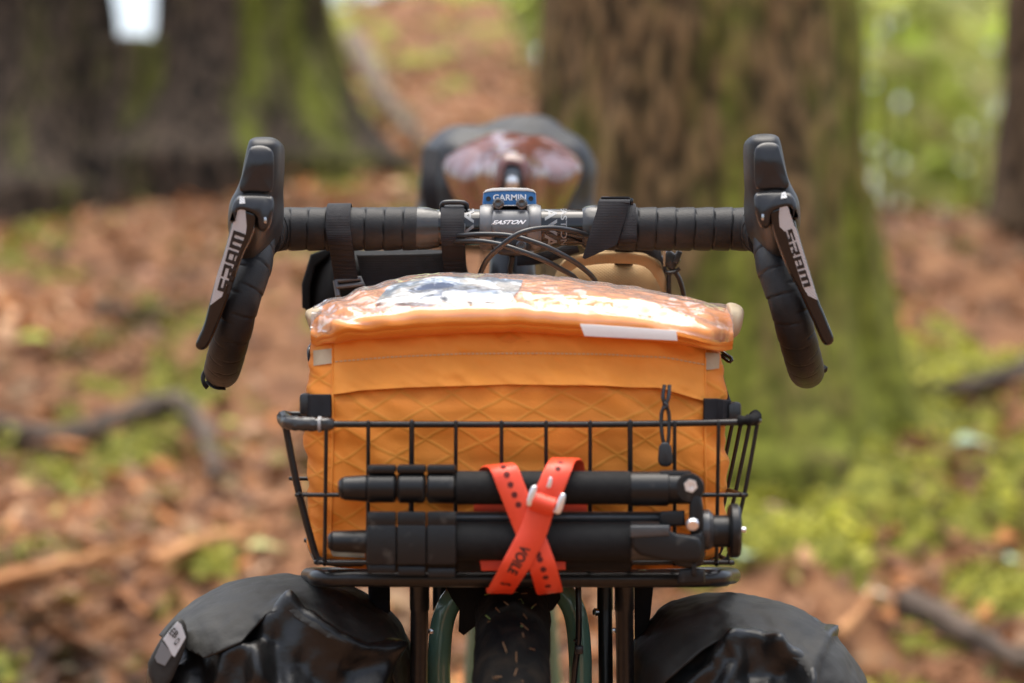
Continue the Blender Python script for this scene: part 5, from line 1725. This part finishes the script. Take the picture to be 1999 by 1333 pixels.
# --- tan pouch hung from the bar at the right
t = thing('tan_pouch', 'tan fabric pouch hung from the handlebar right of the stem, behind the orange bag', 'pouch', P(1195, 600, .07))
b = MB(); b.pillow([(1070, 640), (1076, 560), (1095, 512), (1130, 500), (1200, 496), (1262, 500), (1285, 520), (1298, 560), (1306, 640), (1190, 670)], .085, .05, n=90, K=14, disp=lambda q: .003 * noise.noise(q * 30))
obj('pouch_body', b, K['brown'], t, ang=80)
b = MB()
rim_ = smooth_open([P(1098, 528, .036), P(1120, 512, .032), P(1160, 505, .030), (P(1200, 503, .030)), P(1250, 506, .031), P(1275, 519, .035), P(1292, 548, .045), P(1302, 585, .06)], step=.004)
b.ribbon(rim_, [Vector((.05, -.25, .97))] * len(rim_), .0105, .003)
obj('rim_binding', b, K['tanedge'], t, ang=60)
b = MB(); b.slab([(1105, 512), (1150, 490), (1230, 484), (1260, 494), (1275, 508), (1200, 502), (1130, 508)], .06, .10, r=.002)
obj('pouch_mouth', b, K['brown'], t)
q0 = P(1221, 446, 0)
b = MB(); b.ribbon(bar_loop(1222, 36, 492, .022)[:-2], (1, 0, 0), .0165, .0016)
obj('strap', b, K['web'], t, ang=60)
b = MB()                                   # loose tail of the strap, folded forward over the bar
tail = smooth_open([P(1198, 396, .012), P(1200, 389, -.004), P(1200, 391, -.014), P(1199, 395, -.0190)], step=.002)
b.ribbon(tail, (1, 0, 0), .0268, .0014)
yt = lambda r_: -.0196 - .0098 * (r_ - 391) / 115
b.slab([(1168, 392), (1230, 392), (1229, 400), (1204, 478), (1142, 506), (1137, 503), (1165, 410)], yt, lambda r_: yt(r_) + .0014, r=.0003, seg=1)
obj('strap_tail', b, K['web'], t, ang=60)
b = MB(); b.rbox(P(1201, 386.5, -.004), (.025, .016, .0016), .0005); b.rbox(P(1232, 394, -.003), (.003, .014, .006), .0008)
obj('strap_slider', b, K['gloss'], t)
b = MB()
b.ribbon(smooth_open([P(1238, 476, .02), P(1262, 480, .024), P(1285, 494, .03), P(1296, 520, .04)], step=.003), Vector((.3, 0, -1)), .014, .0016)
obj('side_strap', b, K['web'], t, ang=60)
b = MB(); b.ribbon(smooth_open([P(1128, 482, .03), P(1090, 494, .03), P(1050, 505, .035), P(1010, 508, .05)], step=.003), Vector((.1, 0, 1)), .010, .0016)
obj('side_strap', b, K['web'], t, ang=60)
b = MB(); b.rbox(P(1308, 508, .05), (.016, .014, .014), .003, Matrix.Rotation(R(38), 3, 'Y')); b.rbox(P(1322, 503, .048), (.005, .016, .012), .001, Matrix.Rotation(R(20), 3, 'Y'))
b.tube(smooth_open([P(1297, 520, .045), P(1300, 531, .045), P(1316, 531, .045), P(1327, 524, .045)], step=.002), .0018, n=8)
obj('cord_lock', b, K['plastic'], t)
b = MB()
b.tube(smooth_open([P(1306, 527, .047), P(1306, 570, .05), P(1308, 640, .06)], step=.004), .0022, n=10)
b.tube(smooth_open([P(1316, 527, .047), P(1328, 550, .05), P(1336, 590, .055), P(1338, 660, .06)], step=.004), .0022, n=10)
obj('elastic_cord', b, K['cable'], t)
b = MB(); b.slab([(1293, 475), (1303, 475), (1300, 485), (1298, 520), (1295, 520)], .03, .034, r=.0004)
obj('tan_tab', b, K['tan'], t)

# --- grey bag behind the saddle
t = thing('saddle_bag', 'dark grey bulging bag behind the maroon saddle', 'bag', P(990, 420, .93))
b = MB(); b.pillow([(815, 470), (820, 390), (828, 320), (850, 275), (890, 255), (935, 254), (975, 240), (1030, 233), (1082, 243), (1130, 276), (1154, 322), (1160, 400), (1158, 480), (990, 500)], .95, .10, n=110, K=16, disp=lambda q: .012 * noise.noise(q * 11) + .006 * noise.noise(q * 26))
obj('bag_body', b, K['drybag'], t, ang=80)
b = MB(); b.ribbon(smooth_open([P(842, 290, .87), P(838, 360, .845), P(850, 450, .86)], step=.01), (1, .3, 0), .02, .002)
obj('compression_strap', b, K['web'], t)

# --- panniers on both sides of the front wheel
def pannier(label, out, edge, ctr, seed, Yc, folds):
    t = thing('pannier', label, 'pannier', P(ctr[0], 1400, Yc), 'panniers on both sides of the front wheel')
    D = .125
    def fold(q):
        """creases and dents pressed into the front of the bag"""
        if q.y > Yc: return 0
        x, y = px_of(q)
        s = 0
        for line, h_, w_ in folds:
            best = 1e9
            for (ax_, ay_), (bx_, by_) in zip(line, line[1:]):
                dx, dy = bx_ - ax_, by_ - ay_
                t_ = max(0, min(1, ((x - ax_) * dx + (y - ay_) * dy) / (dx * dx + dy * dy)))
                best = min(best, math.hypot(x - ax_ - dx * t_, y - ay_ - dy * t_))
            if best < 3 * w_: s += .9 * h_ * math.exp(-(best / w_) ** 2)
        return s
    def disp(q):
        r_ = px_of(q)[1]
        k = .25 + .75 * max(0, min(1, (r_ - 1170) / 60))
        a_ = noise.noise(Vector((q.x * 15 + seed, q.y * 9, q.z * 13)))
        c_ = 1 - abs(noise.noise(Vector((q.x * 22 + seed * 2 + q.z * 12, q.y * 12, q.z * 20 - q.x * 9)))) * 2
        d_ = noise.noise(Vector((q.x * 34 + q.z * 20 + seed, q.y * 12, q.z * 26 - q.x * 14)))
        return fold(q) + k * (.008 * a_ + .002 * c_ - .004 + .0034 * d_ + .0018 * noise.noise(q * 58) + .0010 * noise.noise(q * 120))
    b = MB(); b.pillow(out, Yc, D, n=190, K=44, disp=disp, ctr=ctr)
    obj('body', b, K['pvc'], t, ang=90)
    # hood of matt cloth pulled over the top
    m = MB(); m.pillow(out, Yc, D, n=190, K=44, ctr=ctr, disp=lambda q: .0035 + .5 * max(0, disp(q)) + .004 * noise.noise(Vector((q.x * 13 + seed, q.y * 9, q.z * 16))) + .0016 * noise.noise(Vector((q.x * 60, q.y * 30, q.z * 60))) + .0011 * noise.noise(q * 110))
    h = MB()
    keep = {}
    ex, ey = [e[0] for e in edge], [e[1] for e in edge]
    vs_ = []
    for v in m.v:
        px, py = px_of(v)
        lim = float(np.interp(px, ex, ey))
        vs_.append((Vector(v), py - lim))
    fs, pts_, cut = [], [v[0] for v in vs_], {}
    for f in m.f:                          # cut cleanly along the hem
        if len(f) != 4: continue
        poly = []
        for k in range(4):
            i, j = f[k], f[(k + 1) % 4]
            si, sj = vs_[i][1], vs_[j][1]
            if si < 0: poly.append(i)
            if (si < 0) != (sj < 0):
                e_ = (min(i, j), max(i, j))
                if e_ not in cut:
                    cut[e_] = len(pts_); pts_.append(vs_[i][0].lerp(vs_[j][0], si / (si - sj)))
                poly.append(cut[e_])
        if len(poly) >= 3: fs.append(tuple(poly))
    ids = sorted({i for f in fs for i in f}); mp = {i: k for k, i in enumerate(ids)}
    h.add([pts_[i] for i in ids], [tuple(mp[i] for i in f) for f in fs])
    o = obj('hood', h, K['hoodcloth'], t, ang=90)
    sf = o.modifiers.new('thickness', 'SOLIDIFY'); sf.thickness = .0022; sf.offset = 0
    return t
pl = pannier('left black pannier with a pale reflective badge at its outer corner',
        [(300, 1420), (292, 1330), (300, 1285), (330, 1235), (368, 1195), (420, 1161), (480, 1139), (540, 1132), (609, 1136), (669, 1149), (720, 1175), (762, 1207), (782, 1238), (793, 1280), (797, 1340), (797, 1440), (760, 1540), (540, 1560), (350, 1540)],
        [(290, 1230), (400, 1285), (470, 1255), (520, 1200), (562, 1190), (575, 1205), (640, 1245), (700, 1265), (745, 1262), (800, 1420)], (545, 1360), 1.3, -.06,
        [([(562, 1190), (600, 1213), (650, 1248), (700, 1270), (748, 1274)], .015, 17), ([(748, 1274), (738, 1320), (715, 1380)], .014, 20), ([(562, 1190), (520, 1215), (500, 1260), (505, 1330)], .012, 20),
         ([(470, 1262), (440, 1282), (425, 1330)], .010, 15), ([(455, 1232), (505, 1240)], -.014, 20), ([(600, 1290), (640, 1330)], -.014, 40), ([(690, 1310), (680, 1350)], -.008, 26), ([(540, 1250), (545, 1330)], -.008, 18), ([(390, 1260), (380, 1330)], -.010, 22)])
pr = pannier('right black pannier with a broad matt hood folded over its front',
        [(1236, 1440), (1238, 1340), (1242, 1268), (1265, 1236), (1304, 1195), (1348, 1179), (1403, 1168), (1460, 1174), (1512, 1179), (1564, 1197), (1617, 1232), (1652, 1278), (1680, 1335), (1690, 1440), (1650, 1540), (1460, 1560), (1280, 1540)],
        [(1236, 1420), (1300, 1330), (1370, 1270), (1420, 1240), (1470, 1242), (1520, 1262), (1565, 1300), (1590, 1345), (1690, 1500)], (1460, 1360), 5.2, -.06,
        [([(1512, 1258), (1470, 1243), (1430, 1246), (1395, 1285), (1345, 1340)], .013, 16), ([(1512, 1258), (1560, 1290), (1578, 1345)], .012, 17), ([(1432, 1250), (1442, 1290), (1410, 1345)], .010, 17),
         ([(1470, 1310), (1530, 1320)], -.016, 34), ([(1385, 1225), (1420, 1200)], -.010, 14), ([(1545, 1250), (1575, 1240)], -.009, 14), ([(1618, 1235), (1585, 1290), (1575, 1345)], .008, 13), ([(1380, 1290), (1350, 1300)], -.008, 18), ([(1600, 1330), (1640, 1330)], .006, 22)])
# roll-top corner with reflective badge on the left pannier
t = pl
b = MB(); b.slab([(346, 1205), (362, 1212), (367, 1245), (356, 1282), (330, 1340), (306, 1360), (285, 1303), (300, 1270), (325, 1228)], -.200, -.15, r=.004, seg=3, sm=1)
obj('roll_corner', b, K['hoodcloth'], t)
badge = quad_map((316, 1268), (344, 1284), (362, 1238), (346, 1212))
b = MB()
b.slab([(346, 1213), (354, 1219), (363, 1244), (341, 1283), (336, 1279), (327, 1262), (318, 1248), (332, 1230)], -.2018, -.2002, r=.0003, seg=1)
obj('badge', b, mat('reflective_badge', (.48, .49, .50), .45), t)
b = MB()
b.slab([(316, 1252), (337, 1277), (322, 1300), (306, 1293), (302, 1283)], -.2015, -.2002, r=.0003, seg=1)
obj('badge', b, mat('grey_badge', (.15, .155, .16), .5), t)
b = MB()
print_text(b, 'EB', ((329, 1236), (341, 1247), (350, 1236), (339, 1224)), -.2025, bold=.02)
obj('lettering', b, K['black'], t)
b = MB()
print_text(b, 'D', ((343, 1260), (353, 1249), (348, 1243), (339, 1256)), -.2025, bold=.02)
obj('lettering', b, K['black'], t)
b = MB(); b.ribbon(smooth_open([P(740, 1140, -.05), P(740, 1175, -.06), P(736, 1200, -.07)], step=.004), (1, 0, 0), .0185, .0018)
obj('strap', b, K['web'], pl)
